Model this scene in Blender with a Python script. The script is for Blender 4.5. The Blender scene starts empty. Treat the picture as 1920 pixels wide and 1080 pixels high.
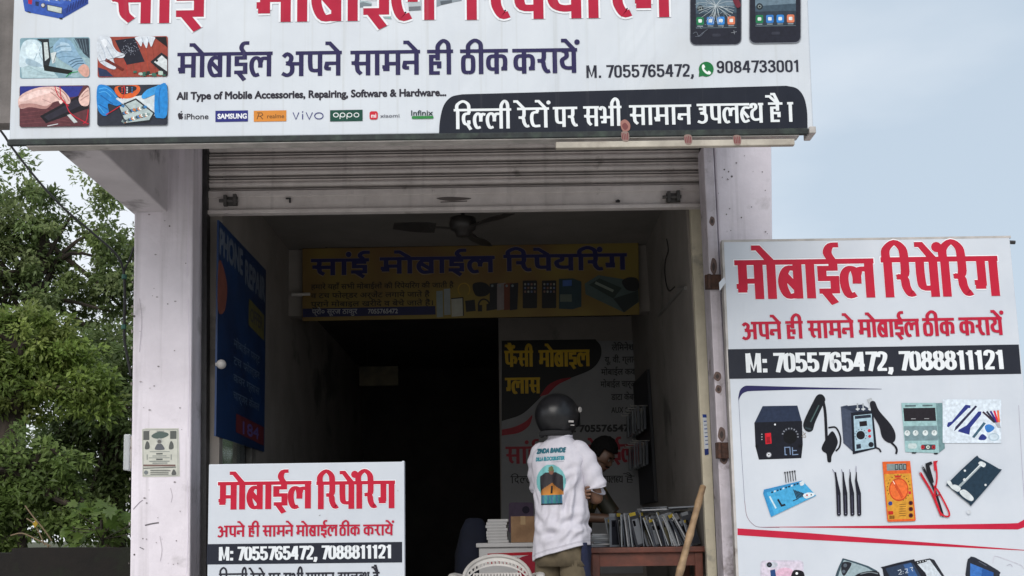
import bpy, bmesh, math, random
from mathutils import Vector, Matrix, noise
from mathutils.geometry import tessellate_polygon
PI = math.pi
rnd = random.Random(7)
scene = bpy.context.scene
C = scene.collection

# ------------------------------------------------------------------ camera
F_PX, CX, CY = 2080.0, 960.0, 784.0
PITCH, ROLL = math.atan(0.104), 0.014
CAM = Vector((0.0, -6.7, 1.55))
c_f = Vector((0, math.cos(PITCH), math.sin(PITCH)))
u0 = Vector((0, -math.sin(PITCH), math.cos(PITCH)))
r0 = Vector((1, 0, 0))
c_r = r0 * math.cos(ROLL) - u0 * math.sin(ROLL)
c_u = u0 * math.cos(ROLL) + r0 * math.sin(ROLL)
cam = bpy.data.cameras.new('camera')
cam.lens = F_PX / 1920 * 36
cam.sensor_width = 36
cam.shift_x = 0.0
cam.shift_y = (CY - 540) / 1920
cam.clip_start, cam.clip_end = 0.05, 2000
cam_o = bpy.data.objects.new('camera', cam)
C.objects.link(cam_o)
cam_o.matrix_world = Matrix(((c_r.x, c_u.x, -c_f.x, CAM.x), (c_r.y, c_u.y, -c_f.y, CAM.y), (c_r.z, c_u.z, -c_f.z, CAM.z), (0, 0, 0, 1)))
scene.camera = cam_o

def ray(px, py):
    return c_f + c_r * ((px - CX) / F_PX) + c_u * ((CY - py) / F_PX)
def at(px, py, Y):
    d = ray(px, py)
    return CAM + d * ((Y - CAM.y) / d.y)
def atx(px, py, X):
    d = ray(px, py)
    return CAM + d * ((X - CAM.x) / d.x)

# ------------------------------------------------------------------ sky and sun
SUN_EL, SUN_ROT = math.radians(36), math.radians(190)
w = bpy.data.worlds.new('World')
scene.world = w
w.use_nodes = True
nt = w.node_tree
bg = nt.nodes['Background']
sky = nt.nodes.new('ShaderNodeTexSky')
sky.sky_type = 'NISHITA'
sky.sun_disc = False
sky.sun_elevation = SUN_EL
sky.sun_rotation = SUN_ROT
sky.dust_density = 3.0
tc = nt.nodes.new('ShaderNodeTexCoord')
mp = nt.nodes.new('ShaderNodeMapping')
mp.inputs['Scale'].default_value = (1, 1, 2.4)
mp.inputs['Location'].default_value = (0.35, 0.1, 0.2)
nz = nt.nodes.new('ShaderNodeTexNoise')
nz.inputs['Scale'].default_value = 1.5
nz.inputs['Detail'].default_value = 6
nz.inputs['Roughness'].default_value = 0.5
sp = nt.nodes.new('ShaderNodeSeparateXYZ')
ma = nt.nodes.new('ShaderNodeMath'); ma.operation = 'MULTIPLY_ADD'; ma.inputs[1].default_value = -0.42     # the cloud deck thins out to the right
rp = nt.nodes.new('ShaderNodeMapRange'); rp.inputs[1].default_value = 0.36; rp.inputs[2].default_value = 0.66
mc = nt.nodes.new('ShaderNodeMix'); mc.data_type = 'RGBA'
mc.inputs[6].default_value = (4.7, 5.5, 6.3, 1)     # thin high haze
mc.inputs[7].default_value = (7.6, 7.9, 8.2, 1)     # white cloud
mx = nt.nodes.new('ShaderNodeMix'); mx.data_type = 'RGBA'; mx.inputs[0].default_value = 0.82
nt.links.new(tc.outputs['Generated'], mp.inputs[0])
nt.links.new(mp.outputs[0], nz.inputs['Vector'])
nt.links.new(tc.outputs['Generated'], sp.inputs[0])
nt.links.new(sp.outputs['X'], ma.inputs[0]); nt.links.new(nz.outputs['Fac'], ma.inputs[2])
nt.links.new(ma.outputs[0], rp.inputs[0]); nt.links.new(rp.outputs[0], mc.inputs[0])
nt.links.new(sky.outputs[0], mx.inputs[6]); nt.links.new(mc.outputs[2], mx.inputs[7])
nt.links.new(mx.outputs[2], bg.inputs[0])
bg.inputs[1].default_value = 0.108
sun = bpy.data.lights.new('sun', 'SUN')
sun.energy = 1.4
sun.angle = math.radians(40)
sun.color = (1, 0.97, 0.93)
sun_o = bpy.data.objects.new('sun', sun)
C.objects.link(sun_o)
# the Nishita sun direction for (elevation, rotation): rotation 0 is +Y, growing clockwise
sd = Vector((math.sin(SUN_ROT) * math.cos(SUN_EL), math.cos(SUN_ROT) * math.cos(SUN_EL), math.sin(SUN_EL)))
sun_o.rotation_euler = sd.to_track_quat('Z', 'Y').to_euler()
sun_o.location = (0, -20, 30)
scene.view_settings.view_transform = 'Standard'
scene.view_settings.look = 'None'
scene.view_settings.exposure = 0.3
scene.view_settings.gamma = 1

# ------------------------------------------------------------------ helpers
def lin(c):
    return tuple(((x / 255) / 12.92 if x / 255 <= 0.04045 else ((x / 255 + 0.055) / 1.055) ** 2.4) for x in c)

def mat(name, c1, c2=None, rough=0.7, scale=6, detail=6, bump=0.0, bscale=None, metal=0.0, streak=None, stain=None, spec=None, coat=0, contrast=(0.35, 0.65)):
    m = bpy.data.materials.new(name)
    m.use_nodes = True
    n = m.node_tree
    b = n.nodes['Principled BSDF']
    b.inputs['Roughness'].default_value = rough
    b.inputs['Metallic'].default_value = metal
    if spec is not None: b.inputs['Specular IOR Level'].default_value = spec
    if coat: b.inputs['Coat Weight'].default_value = coat; b.inputs['Coat Roughness'].default_value = 0.08
    c2 = c2 or tuple(x * 0.8 for x in c1)
    tcn = n.nodes.new('ShaderNodeTexCoord')
    def noise_fac(sc, det, vec_scale=(1, 1, 1), lo=0.35, hi=0.65):
        mpn = n.nodes.new('ShaderNodeMapping')
        mpn.inputs['Scale'].default_value = vec_scale
        nn = n.nodes.new('ShaderNodeTexNoise')
        nn.inputs['Scale'].default_value = sc
        nn.inputs['Detail'].default_value = det
        nn.inputs['Roughness'].default_value = 0.62
        r = n.nodes.new('ShaderNodeMapRange')
        r.inputs[1].default_value = lo
        r.inputs[2].default_value = hi
        n.links.new(tcn.outputs['Object'], mpn.inputs[0])
        n.links.new(mpn.outputs[0], nn.inputs['Vector'])
        n.links.new(nn.outputs['Fac'], r.inputs[0])
        return r.outputs[0], nn
    f, nn = noise_fac(scale, detail, (1, 1, 1), *contrast)
    mixn = n.nodes.new('ShaderNodeMix'); mixn.data_type = 'RGBA'
    mixn.inputs[6].default_value = (*c1, 1); mixn.inputs[7].default_value = (*c2, 1)
    n.links.new(f, mixn.inputs[0])
    out = mixn.outputs[2]
    def over(fac, col, amount):
        nonlocal out
        ml = n.nodes.new('ShaderNodeMath'); ml.operation = 'MULTIPLY'; ml.inputs[1].default_value = amount
        n.links.new(fac, ml.inputs[0])
        q = n.nodes.new('ShaderNodeMix'); q.data_type = 'RGBA'
        q.inputs[7].default_value = (*col, 1)
        n.links.new(out, q.inputs[6]); n.links.new(ml.outputs[0], q.inputs[0])
        out = q.outputs[2]
    if streak:      # (colour, amount, x scale, lo, hi): rain streaks
        fs, _ = noise_fac(1.0, 4, (streak[2], streak[2], 0.35), streak[3], streak[4])
        over(fs, streak[0], streak[1])
    if stain:       # (colour, amount, scale, lo, hi): blotches
        fs, _ = noise_fac(stain[2], 8, (1, 1, 1), stain[3], stain[4])
        over(fs, stain[0], stain[1])
    n.links.new(out, b.inputs['Base Color'])
    if bump:
        _, bn = noise_fac(bscale or scale * 6, 5)
        bp = n.nodes.new('ShaderNodeBump')
        bp.inputs['Strength'].default_value = bump
        bp.inputs['Distance'].default_value = 0.01
        n.links.new(bn.outputs['Fac'], bp.inputs['Height'])
        n.links.new(bp.outputs[0], b.inputs['Normal'])
    return m

def wrinkle(m, strength):
    n = m.node_tree; b = n.nodes['Principled BSDF']
    t = n.nodes.new('ShaderNodeTexCoord'); mp_ = n.nodes.new('ShaderNodeMapping'); mp_.inputs['Scale'].default_value = (2.2, 2.2, .9)
    nn = n.nodes.new('ShaderNodeTexNoise'); nn.inputs['Scale'].default_value = 1.1; nn.inputs['Detail'].default_value = 3; nn.inputs['Distortion'].default_value = .8
    bp = n.nodes.new('ShaderNodeBump'); bp.inputs['Strength'].default_value = strength; bp.inputs['Distance'].default_value = .12
    n.links.new(t.outputs['Object'], mp_.inputs[0]); n.links.new(mp_.outputs[0], nn.inputs['Vector']); n.links.new(nn.outputs['Fac'], bp.inputs['Height']); n.links.new(bp.outputs[0], b.inputs['Normal'])
    return m

def attr_mat(name, rough=0.5, streak=None, bump=0, translucent=0, coat=0, spec=None, var=0.06, nscale=14):
    m = bpy.data.materials.new(name)
    m.use_nodes = True
    n = m.node_tree
    b = n.nodes['Principled BSDF']
    b.inputs['Roughness'].default_value = rough
    if spec is not None: b.inputs['Specular IOR Level'].default_value = spec
    if coat: b.inputs['Coat Weight'].default_value = coat
    a = n.nodes.new('ShaderNodeAttribute'); a.attribute_name = 'ink'
    out = a.outputs['Color']
    tcn = n.nodes.new('ShaderNodeTexCoord')
    nn = n.nodes.new('ShaderNodeTexNoise'); nn.inputs['Scale'].default_value = nscale; nn.inputs['Detail'].default_value = 6
    n.links.new(tcn.outputs['Object'], nn.inputs['Vector'])
    hs = n.nodes.new('ShaderNodeHueSaturation')
    r = n.nodes.new('ShaderNodeMapRange'); r.inputs[1].default_value = 0.3; r.inputs[2].default_value = 0.7
    r.inputs[3].default_value = 1 - var; r.inputs[4].default_value = 1 + var
    n.links.new(nn.outputs['Fac'], r.inputs[0]); n.links.new(r.outputs[0], hs.inputs['Value']); n.links.new(out, hs.inputs['Color'])
    out = hs.outputs[0]
    if streak:
        mpn = n.nodes.new('ShaderNodeMapping'); mpn.inputs['Scale'].default_value = (streak[2], streak[2], 0.35)
        n2 = n.nodes.new('ShaderNodeTexNoise'); n2.inputs['Scale'].default_value = 1; n2.inputs['Detail'].default_value = 4
        r2 = n.nodes.new('ShaderNodeMapRange'); r2.inputs[1].default_value = streak[3]; r2.inputs[2].default_value = streak[4]; r2.inputs[4].default_value = streak[1]
        q = n.nodes.new('ShaderNodeMix'); q.data_type = 'RGBA'; q.inputs[7].default_value = (*streak[0], 1)
        n.links.new(tcn.outputs['Object'], mpn.inputs[0]); n.links.new(mpn.outputs[0], n2.inputs['Vector'])
        n.links.new(n2.outputs['Fac'], r2.inputs[0]); n.links.new(r2.outputs[0], q.inputs[0]); n.links.new(out, q.inputs[6])
        out = q.outputs[2]
    n.links.new(out, b.inputs['Base Color'])
    if translucent:
        t = n.nodes.new('ShaderNodeBsdfTranslucent')
        ms = n.nodes.new('ShaderNodeMixShader'); ms.inputs[0].default_value = translucent
        n.links.new(out, t.inputs['Color'])
        n.links.new(b.outputs[0], ms.inputs[1]); n.links.new(t.outputs[0], ms.inputs[2])
        n.links.new(ms.outputs[0], n.nodes['Material Output'].inputs['Surface'])
    return m

class MB:
    """collects shapes and links them as ONE mesh object"""
    def __init__(s): s.v = []; s.f = []; s.c = []; s.m = []; s.col = (1, 1, 1); s.mi = 0
    def add(s, vs, fs, col=None, mi=None):
        o = len(s.v)
        s.v.extend([tuple(p) for p in vs])
        for f in fs:
            s.f.append(tuple(i + o for i in f)); s.c.append(col or s.col); s.m.append(s.mi if mi is None else mi)
    def box(s, x0, x1, y0, y1, z0, z1, col=None, mi=None):
        s.add([(x0, y0, z0), (x1, y0, z0), (x1, y1, z0), (x0, y1, z0), (x0, y0, z1), (x1, y0, z1), (x1, y1, z1), (x0, y1, z1)],
              [(0, 3, 2, 1), (4, 5, 6, 7), (0, 1, 5, 4), (1, 2, 6, 5), (2, 3, 7, 6), (3, 0, 4, 7)], col, mi)
    def obox(s, cen, dx, dy, dz, col=None, mi=None):
        cen, dx, dy, dz = map(Vector, (cen, dx, dy, dz))
        p = [cen + dx * a + dy * b + dz * c for c in (-.5, .5) for a, b in ((-.5, -.5), (.5, -.5), (.5, .5), (-.5, .5))]
        s.add(p, [(0, 3, 2, 1), (4, 5, 6, 7), (0, 1, 5, 4), (1, 2, 6, 5), (2, 3, 7, 6), (3, 0, 4, 7)], col, mi)
    def prism(s, pts, ext, col=None, mi=None):
        pts = [Vector(p) for p in pts]; ext = Vector(ext); n = len(pts)
        tri = tessellate_polygon([pts])
        nrm = sum(((pts[i]).cross(pts[(i + 1) % n]) for i in range(n)), Vector())
        flip = nrm.dot(ext) > 0
        fs = [tuple(t) for t in tri] + [tuple(i + n for i in t) for t in tri]
        fs += [(i, (i + 1) % n, (i + 1) % n + n, i + n) for i in range(n)]
        s.add(pts + [p + ext for p in pts], fs, col, mi)
    def tube(s, pts, rad, n=8, col=None, mi=None, caps=True, sq=(1, 1)):
        pts = [Vector(p) for p in pts]
        rad = rad if isinstance(rad, (list, tuple)) else [rad] * len(pts)
        rings = []; up = None
        for i, p in enumerate(pts):
            t = (pts[min(i + 1, len(pts) - 1)] - pts[max(i - 1, 0)]).normalized()
            if up is None:
                up = Vector((0, 0, 1)) if abs(t.z) < 0.9 else Vector((1, 0, 0))
            up = (up - t * up.dot(t)).normalized()
            side = t.cross(up)
            rings.append([p + (side * math.cos(a) * sq[0] + up * math.sin(a) * sq[1]) * rad[i] for a in [2 * PI * k / n for k in range(n)]])
        vs = [q for r_ in rings for q in r_]
        fs = [(i * n + k, i * n + (k + 1) % n, (i + 1) * n + (k + 1) % n, (i + 1) * n + k) for i in range(len(pts) - 1) for k in range(n)]
        if caps: fs += [tuple(range(n))[::-1], tuple(range((len(pts) - 1) * n, len(pts) * n))]
        s.add(vs, fs, col, mi)
    def loft(s, rings, col=None, mi=None, closed=True, caps=False):
        n = len(rings[0]); vs = [q for r_ in rings for q in r_]
        fs = [(i * n + k, i * n + (k + 1) % n, (i + 1) * n + (k + 1) % n, (i + 1) * n + k) for i in range(len(rings) - 1) for k in range(n if closed else n - 1)]
        if caps: fs += [tuple(range(n))[::-1], tuple(range((len(rings) - 1) * n, len(rings) * n))]
        s.add(vs, fs, col, mi)
    def ball(s, cen, r, nu=16, nv=10, col=None, mi=None):
        cen = Vector(cen); r = r if isinstance(r, (tuple, list)) else (r, r, r)
        rings = [[cen + Vector((r[0] * math.sin(v) * math.cos(u), r[1] * math.sin(v) * math.sin(u), r[2] * math.cos(v))) for u in [2 * PI * k / nu for k in range(nu)]] for v in [PI * (j + 0.02) / (nv + 0.04) for j in range(nv + 1)]]
        s.loft(rings, col, mi, caps=True)
    def build(s, name, mats, parent=None, world=True, smooth=False, bevel=0, seg=2, sub=0, recalc=True):
        me = bpy.data.meshes.new(name)
        off = Vector((0, 0, 0))
        if parent is not None and world:
            r = parent
            while r.parent: r = r.parent
            off = r.location
        me.from_pydata([Vector(p) - off for p in s.v], [], s.f)
        for m in (mats if isinstance(mats, (list, tuple)) else [mats]): me.materials.append(m)
        me.polygons.foreach_set('material_index', s.m)
        ca = me.color_attributes.new('ink', 'FLOAT_COLOR', 'CORNER')
        buf = []
        for p, c in zip(me.polygons, s.c): buf.extend([*c, 1.0] * p.loop_total)
        ca.data.foreach_set('color', buf)
        if recalc or bevel:
            bm = bmesh.new(); bm.from_mesh(me)
            if recalc: bmesh.ops.recalc_face_normals(bm, faces=bm.faces)
            if bevel: bmesh.ops.bevel(bm, geom=[e for e in bm.edges if len(e.link_faces) == 2 and e.calc_face_angle(0) > 0.6], offset=bevel, segments=seg, affect='EDGES', profile=0.5)
            bm.to_mesh(me); bm.free()
        if smooth: me.polygons.foreach_set('use_smooth', [True] * len(me.polygons))
        o = bpy.data.objects.new(name, me); C.objects.link(o)
        if parent is not None: o.parent = parent
        if sub:
            md = o.modifiers.new('subsurf', 'SUBSURF'); md.levels = md.render_levels = sub
        return o

def thing(name, label, cat, loc=(0, 0, 0), rotz=0, group=None):
    o = bpy.data.objects.new(name, None); C.objects.link(o)
    o.empty_display_size = 0.1
    o.location = loc; o.rotation_euler = (0, 0, rotz); o['label'] = label; o['category'] = cat
    if group: o['group'] = group
    return o
def tag(o, label, cat, group=None):
    o['label'] = label; o['category'] = cat
    if group: o['group'] = group
    return o
def struct(o): o['kind'] = 'structure'; return o

def smooth_pts(p, n=5, closed=False):
    p = [Vector((*q, 0)) if len(q) == 2 else Vector(q) for q in p]
    out = []; L = len(p)
    for i in range(L if closed else L - 1):
        a, b = p[i], p[(i + 1) % L]
        z0 = p[(i - 1) % L] if closed or i > 0 else a + (a - b)
        z1 = p[(i + 2) % L] if closed or i + 2 < L else b + (b - a)
        for k in range(n):
            t = k / n
            out.append(0.5 * ((2 * a) + (b - z0) * t + (2 * z0 - 5 * a + 4 * b - z1) * t * t + (3 * a - z0 - 3 * b + z1) * t ** 3))
    if not closed: out.append(p[-1])
    return out
def sm2(p, n=5, closed=False): return [(q.x, q.y) for q in smooth_pts(p, n, closed)]

# ------------------------------------------------------------------ printing on flat boards
class Plane:
    def __init__(s, o, eu, ev): s.o = Vector(o); s.u = Vector(eu).normalized(); s.v = Vector(ev).normalized(); s.n = s.u.cross(s.v)
    def px(s, x, y):
        d = ray(x, y); t = (s.o - CAM).dot(s.n) / d.dot(s.n); q = CAM + d * t - s.o
        return (q.dot(s.u), q.dot(s.v))
    def P(s, u, v, h=0): return s.o + s.u * u + s.v * v + s.n * h

# stroke letters: baseline y=0, head line top y=1; 's' = smooth stroke, 'l' = cornered stroke
def S(*p): return ('s', p)
def L(*p): return ('l', p)
GL = {  # advance, anchor x, strokes, head-line spans (None = whole width)
 'म': (.71, .58, [L((.19, 1), (.19, .46), (.58, .46)), L((.19, .5), (.19, .24)), L((.03, .33), (.285, .33)), L((.06, .235), (.285, .235)), L((.58, 1), (.58, 0))], None),
 'ा': (.33, .18, [L((.18, 1), (.18, 0))], None),
 'ब': (.62, .49, [L((.49, 1), (.49, 0)), S((.49, .76), (.25, .77), (.13, .55), (.13, .3), (.25, .07), (.49, .1)), L((.16, .62), (.46, .26))], None),
 'व': (.6, .47, [L((.47, 1), (.47, 0)), S((.47, .74), (.25, .76), (.13, .5), (.2, .2), (.47, .2))], None),
 'इ': (.56, .4, [L((.42, 1), (.42, .76), (.14, .76), (.14, .5), (.44, .5), (.44, .18), (.05, .18)), L((.2, .16), (.42, -.14))], None),
 'ल': (.86, .73, [S((.38, .09), (.22, .06), (.12, .3), (.12, .58), (.22, .74), (.36, .72), (.42, .55), (.42, .36)), S((.42, .55), (.5, .72), (.73, .72)), L((.73, 1), (.73, 0))], None),
 'ल्': (.56, .4, [S((.36, .09), (.2, .06), (.1, .3), (.1, .58), (.2, .74), (.32, .72), (.37, .55), (.37, .36)), S((.37, .55), (.44, .72), (.58, .7))], None),
 'र': (.52, .3, [L((.3, 1), (.3, .62)), S((.3, .66), (.26, .53), (.06, .5)), S((.08, .52), (.26, .46), (.3, .26), (.4, .08), (.52, .1))], None),
 'प': (.66, .53, [S((.18, 1), (.18, .5), (.24, .24), (.53, .22)), L((.53, 1), (.53, 0))], None),
 'फ': (.92, .5, [S((.16, 1), (.16, .5), (.22, .24), (.5, .22)), L((.5, 1), (.5, 0)), S((.5, .5), (.7, .6), (.8, .42), (.72, .2))], None),
 'ग': (.74, .6, [L((.28, 1), (.28, .26)), L((.08, .34), (.37, .34)), L((.1, .245), (.37, .245)), L((.6, 1), (.6, 0))], None),
 'ग्': (.44, .3, [L((.28, 1), (.28, .26)), L((.08, .34), (.37, .34)), L((.1, .245), (.37, .245))], None),
 'अ': (.84, .7, [S((.06, .78), (.2, .9), (.34, .78), (.3, .58), (.16, .52)), S((.16, .52), (.36, .44), (.36, .16), (.2, .04), (.02, .12)), L((.34, .5), (.7, .5)), L((.7, 1), (.7, 0))], [(.5, .84)]),
 'न': (.65, .52, [L((.52, 1), (.52, 0)), L((.05, .5), (.52, .5)), S((.12, .5), (.1, .3), (.26, .28))], None),
 'ह': (.56, .36, [L((.36, 1), (.36, .58)), L((.36, .73), (.14, .73), (.14, .5)), L((.14, .46), (.41, .46), (.41, .25)), L((.14, .5), (.14, .065), (.43, .065))], None),
 'स': (.76, .62, [L((.24, 1), (.24, .64)), S((.24, .68), (.2, .53), (.04, .5)), S((.06, .52), (.22, .44), (.26, .2), (.38, .06)), L((.2, .48), (.62, .48)), L((.62, 1), (.62, 0))], None),
 'ठ': (.60, .3, [L((.3, 1), (.3, .7)), S((.3, .72), (.17, .70), (.12, .58), (.12, .22), (.17, .09), (.3, .065)), S((.3, .72), (.43, .70), (.48, .58), (.48, .22), (.43, .09), (.3, .065))], None),
 'क': (.86, .43, [L((.43, 1), (.43, 0)), S((.43, .71), (.22, .70), (.13, .58), (.13, .32), (.22, .2), (.43, .2)), S((.43, .70), (.64, .71), (.74, .6), (.74, .32), (.68, .2)), L((.74, .3), (.74, .2), (.6, .2))], None),
 'य': (.68, .55, [S((.12, .9), (.26, .85), (.28, .66), (.12, .52), (.16, .28), (.32, .2), (.55, .22)), L((.55, 1), (.55, 0))], None),
 'द': (.52, .36, [L((.36, 1), (.36, .78)), S((.4, .77), (.16, .72), (.11, .48), (.18, .26), (.34, .26), (.34, .42)), L((.28, .24), (.44, -.03))], None),
 'ट': (.54, .36, [L((.36, 1), (.36, .78)), S((.4, .77), (.16, .72), (.11, .42), (.2, .1), (.48, .09))], None),
 'भ': (.76, .62, [S((.05, .8), (.12, .93), (.26, .88), (.28, .66), (.28, .34)), L((.05, .44), (.62, .44)), L((.28, .44), (.28, .2), (.1, .2)), L((.62, 1), (.62, 0))], [(.46, .76)]),
 'उ': (.56, .36, [L((.1, .74), (.38, .74)), L((.38, 1), (.38, .56), (.16, .52)), S((.18, .52), (.42, .45), (.43, .16), (.26, .05), (.04, .12))], None),
 'ध': (.68, .55, [S((.08, .74), (.1, .92), (.28, .92), (.3, .74), (.13, .58), (.12, .3), (.26, .16), (.55, .2)), L((.55, 1), (.55, 0))], [(.42, .68)]),
 'ब्': (.5, .4, [S((.5, .76), (.25, .77), (.13, .55), (.13, .3), (.25, .07), (.48, .14)), L((.16, .62), (.44, .26))], None),
 '।': (.3, .15, [L((.15, 1), (.15, 0))], [(0.05, .25)]),
}
GL.update({
 '0': (.52, .26, [S((.26, .94), (.40, .84), (.42, .5), (.40, .16), (.26, .06), (.12, .16), (.10, .5), (.12, .84), (.26, .94))], []),
 '1': (.40, .2, [L((.24, 1), (.24, 0)), L((.06, .8), (.24, .9))], []),
 '2': (.52, .26, [S((.1, .72), (.14, .9), (.26, .94), (.4, .87), (.41, .7), (.33, .46), (.16, .2), (.12, .07)), L((.05, .07), (.46, .07))], []),
 '3': (.52, .26, [S((.1, .74), (.14, .9), (.26, .94), (.4, .85), (.39, .64), (.2, .53)), S((.2, .53), (.4, .44), (.42, .18), (.26, .06), (.13, .11), (.1, .28))], []),
 '4': (.54, .26, [L((.37, 1), (.37, 0)), L((.3, .97), (.1, .3), (.5, .3))], []),
 '5': (.52, .26, [L((.45, .93), (.12, .93), (.11, .48)), S((.11, .5), (.26, .6), (.41, .48), (.41, .18), (.26, .06), (.13, .12), (.1, .29))], []),
 '6': (.52, .26, [S((.41, .74), (.38, .9), (.26, .94), (.12, .82), (.1, .5), (.12, .17), (.26, .06), (.4, .17), (.41, .42), (.28, .56), (.13, .46))], []),
 '7': (.47, .26, [L((.03, .93), (.42, .93), (.2, 0))], []),
 '8': (.52, .26, [S((.26, .94), (.39, .85), (.38, .63), (.26, .54), (.14, .63), (.13, .85), (.26, .94)), S((.26, .54), (.41, .42), (.41, .17), (.26, .06), (.11, .17), (.11, .42), (.26, .54))], []),
 '9': (.52, .26, [S((.11, .26), (.14, .1), (.26, .06), (.4, .18), (.42, .5), (.4, .83), (.26, .94), (.12, .83), (.11, .58), (.24, .44), (.39, .54))], []),
 'M': (.74, .35, [L((.12, 0), (.12, 1)), L((.14, 1), (.36, .12), (.58, 1)), L((.6, 1), (.6, 0))], []),
 ':': (.26, .12, [L((.12, 0), (.12, .2)), L((.12, .5), (.12, .7))], []),
 '.': (.26, .12, [L((.12, 0), (.12, .18))], []),
 ',': (.26, .12, [L((.12, .18), (.12, 0), (.05, -.18))], []),
 ' ': (.22, .1, [], []),
})
def half_hook(a): return S((a, .96), (a - .1, 1.16), (a - .02, 1.34), (a + .18, 1.36))

def dev_layout(text):
    """strokes (kind, points) and head-line spans of one Devanagari word"""
    seq = []; i = 0; chars = list(text)
    toks = []
    while i < len(chars):
        if i + 1 < len(chars) and chars[i + 1] == '्': toks.append(chars[i] + '्'); i += 2
        else: toks.append(chars[i]); i += 1
    # move the short-i before its consonant cluster
    out = []
    for t in toks:
        if t == 'ि':
            k = len(out) - 1
            while k > 0 and out[k - 1].endswith('्'): k -= 1
            out.insert(k, t)
        else: out.append(t)
    x = 0; st = []; hd = []; anc = 0; pend = None
    for t in out:
        if t == 'ि':
            st.append(L((x + .18, 1), (x + .18, 0))); hd.append((x, x + .33)); pend = x + .14; x += .33; continue
        if t in ('े', 'ै', 'ं', 'ो', 'ी', 'ँ'):
            if t in ('ो', 'ी'):
                st.append(L((x + .18, 1), (x + .18, 0))); hd.append((x, x + .33))
                if t == 'ी': st.append(S((anc, .95), (anc + .02, 1.18), (anc + (x + .18 - anc) * .5, 1.36), (x + .15, 1.24), (x + .18, .95)))
                anc = x + .18; x += .33
            if t in ('े', 'ो', 'ै'): st.append(L((anc - .46, 1.31), (anc - .3, 1.31), (anc, .95)))
            if t == 'ै': st.append(L((anc - .26, 1.42), (anc - .12, 1.42), (anc + .04, .95)))
            if t == 'ं': st.append(('d', ((anc + .13, 1.24),)))
            continue
        if t == 'ई':
            g = GL['इ']
        else: g = GL[t]
        for kd, pts in g[2]: st.append((kd, tuple((px + x, py) for px, py in pts)))
        for a, b in ([(0, g[0])] if g[3] is None else g[3]): hd.append((x + a, x + b))
        anc = x + g[1]
        if t == 'ई': st.append((half_hook(anc)))
        if pend is not None and not t.endswith('्'):
            st.append(S((pend, .95), (pend + .02, 1.2), (pend + (anc - pend) * .5, 1.37), (anc - .04, 1.22), (anc, .95))); pend = None
        x += g[0]
    # merge touching head-line spans
    hd.sort(); mg = []
    for a, b in hd:
        if mg and a <= mg[-1][1] + .01: mg[-1][1] = max(mg[-1][1], b)
        else: mg.append([a, b])
    return st, mg, x

_txt = {}
def latin_polys(s):
    """filled triangles and outline edges of a line of text in the built-in face"""
    if s in _txt: return _txt[s]
    cu = bpy.data.curves.new('lettering', 'FONT'); cu.body = s; cu.size = 1; cu.resolution_u = 3
    o = bpy.data.objects.new('lettering', cu); C.objects.link(o)
    bpy.context.view_layer.update()
    dg = bpy.context.evaluated_depsgraph_get()
    me = bpy.data.meshes.new_from_object(o.evaluated_get(dg))
    vs = [(v.co.x, v.co.y) for v in me.vertices]; fs = [tuple(p.vertices) for p in me.polygons]
    cnt = {}
    for f in fs:
        for a, b in zip(f, f[1:] + f[:1]):
            k = (min(a, b), max(a, b)); cnt[k] = cnt.get(k, 0) + 1
    ed = [k for k, c in cnt.items() if c == 1]
    bpy.data.objects.remove(o); bpy.data.curves.remove(cu); bpy.data.meshes.remove(me)
    _txt[s] = (vs, fs, ed); return _txt[s]

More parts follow.
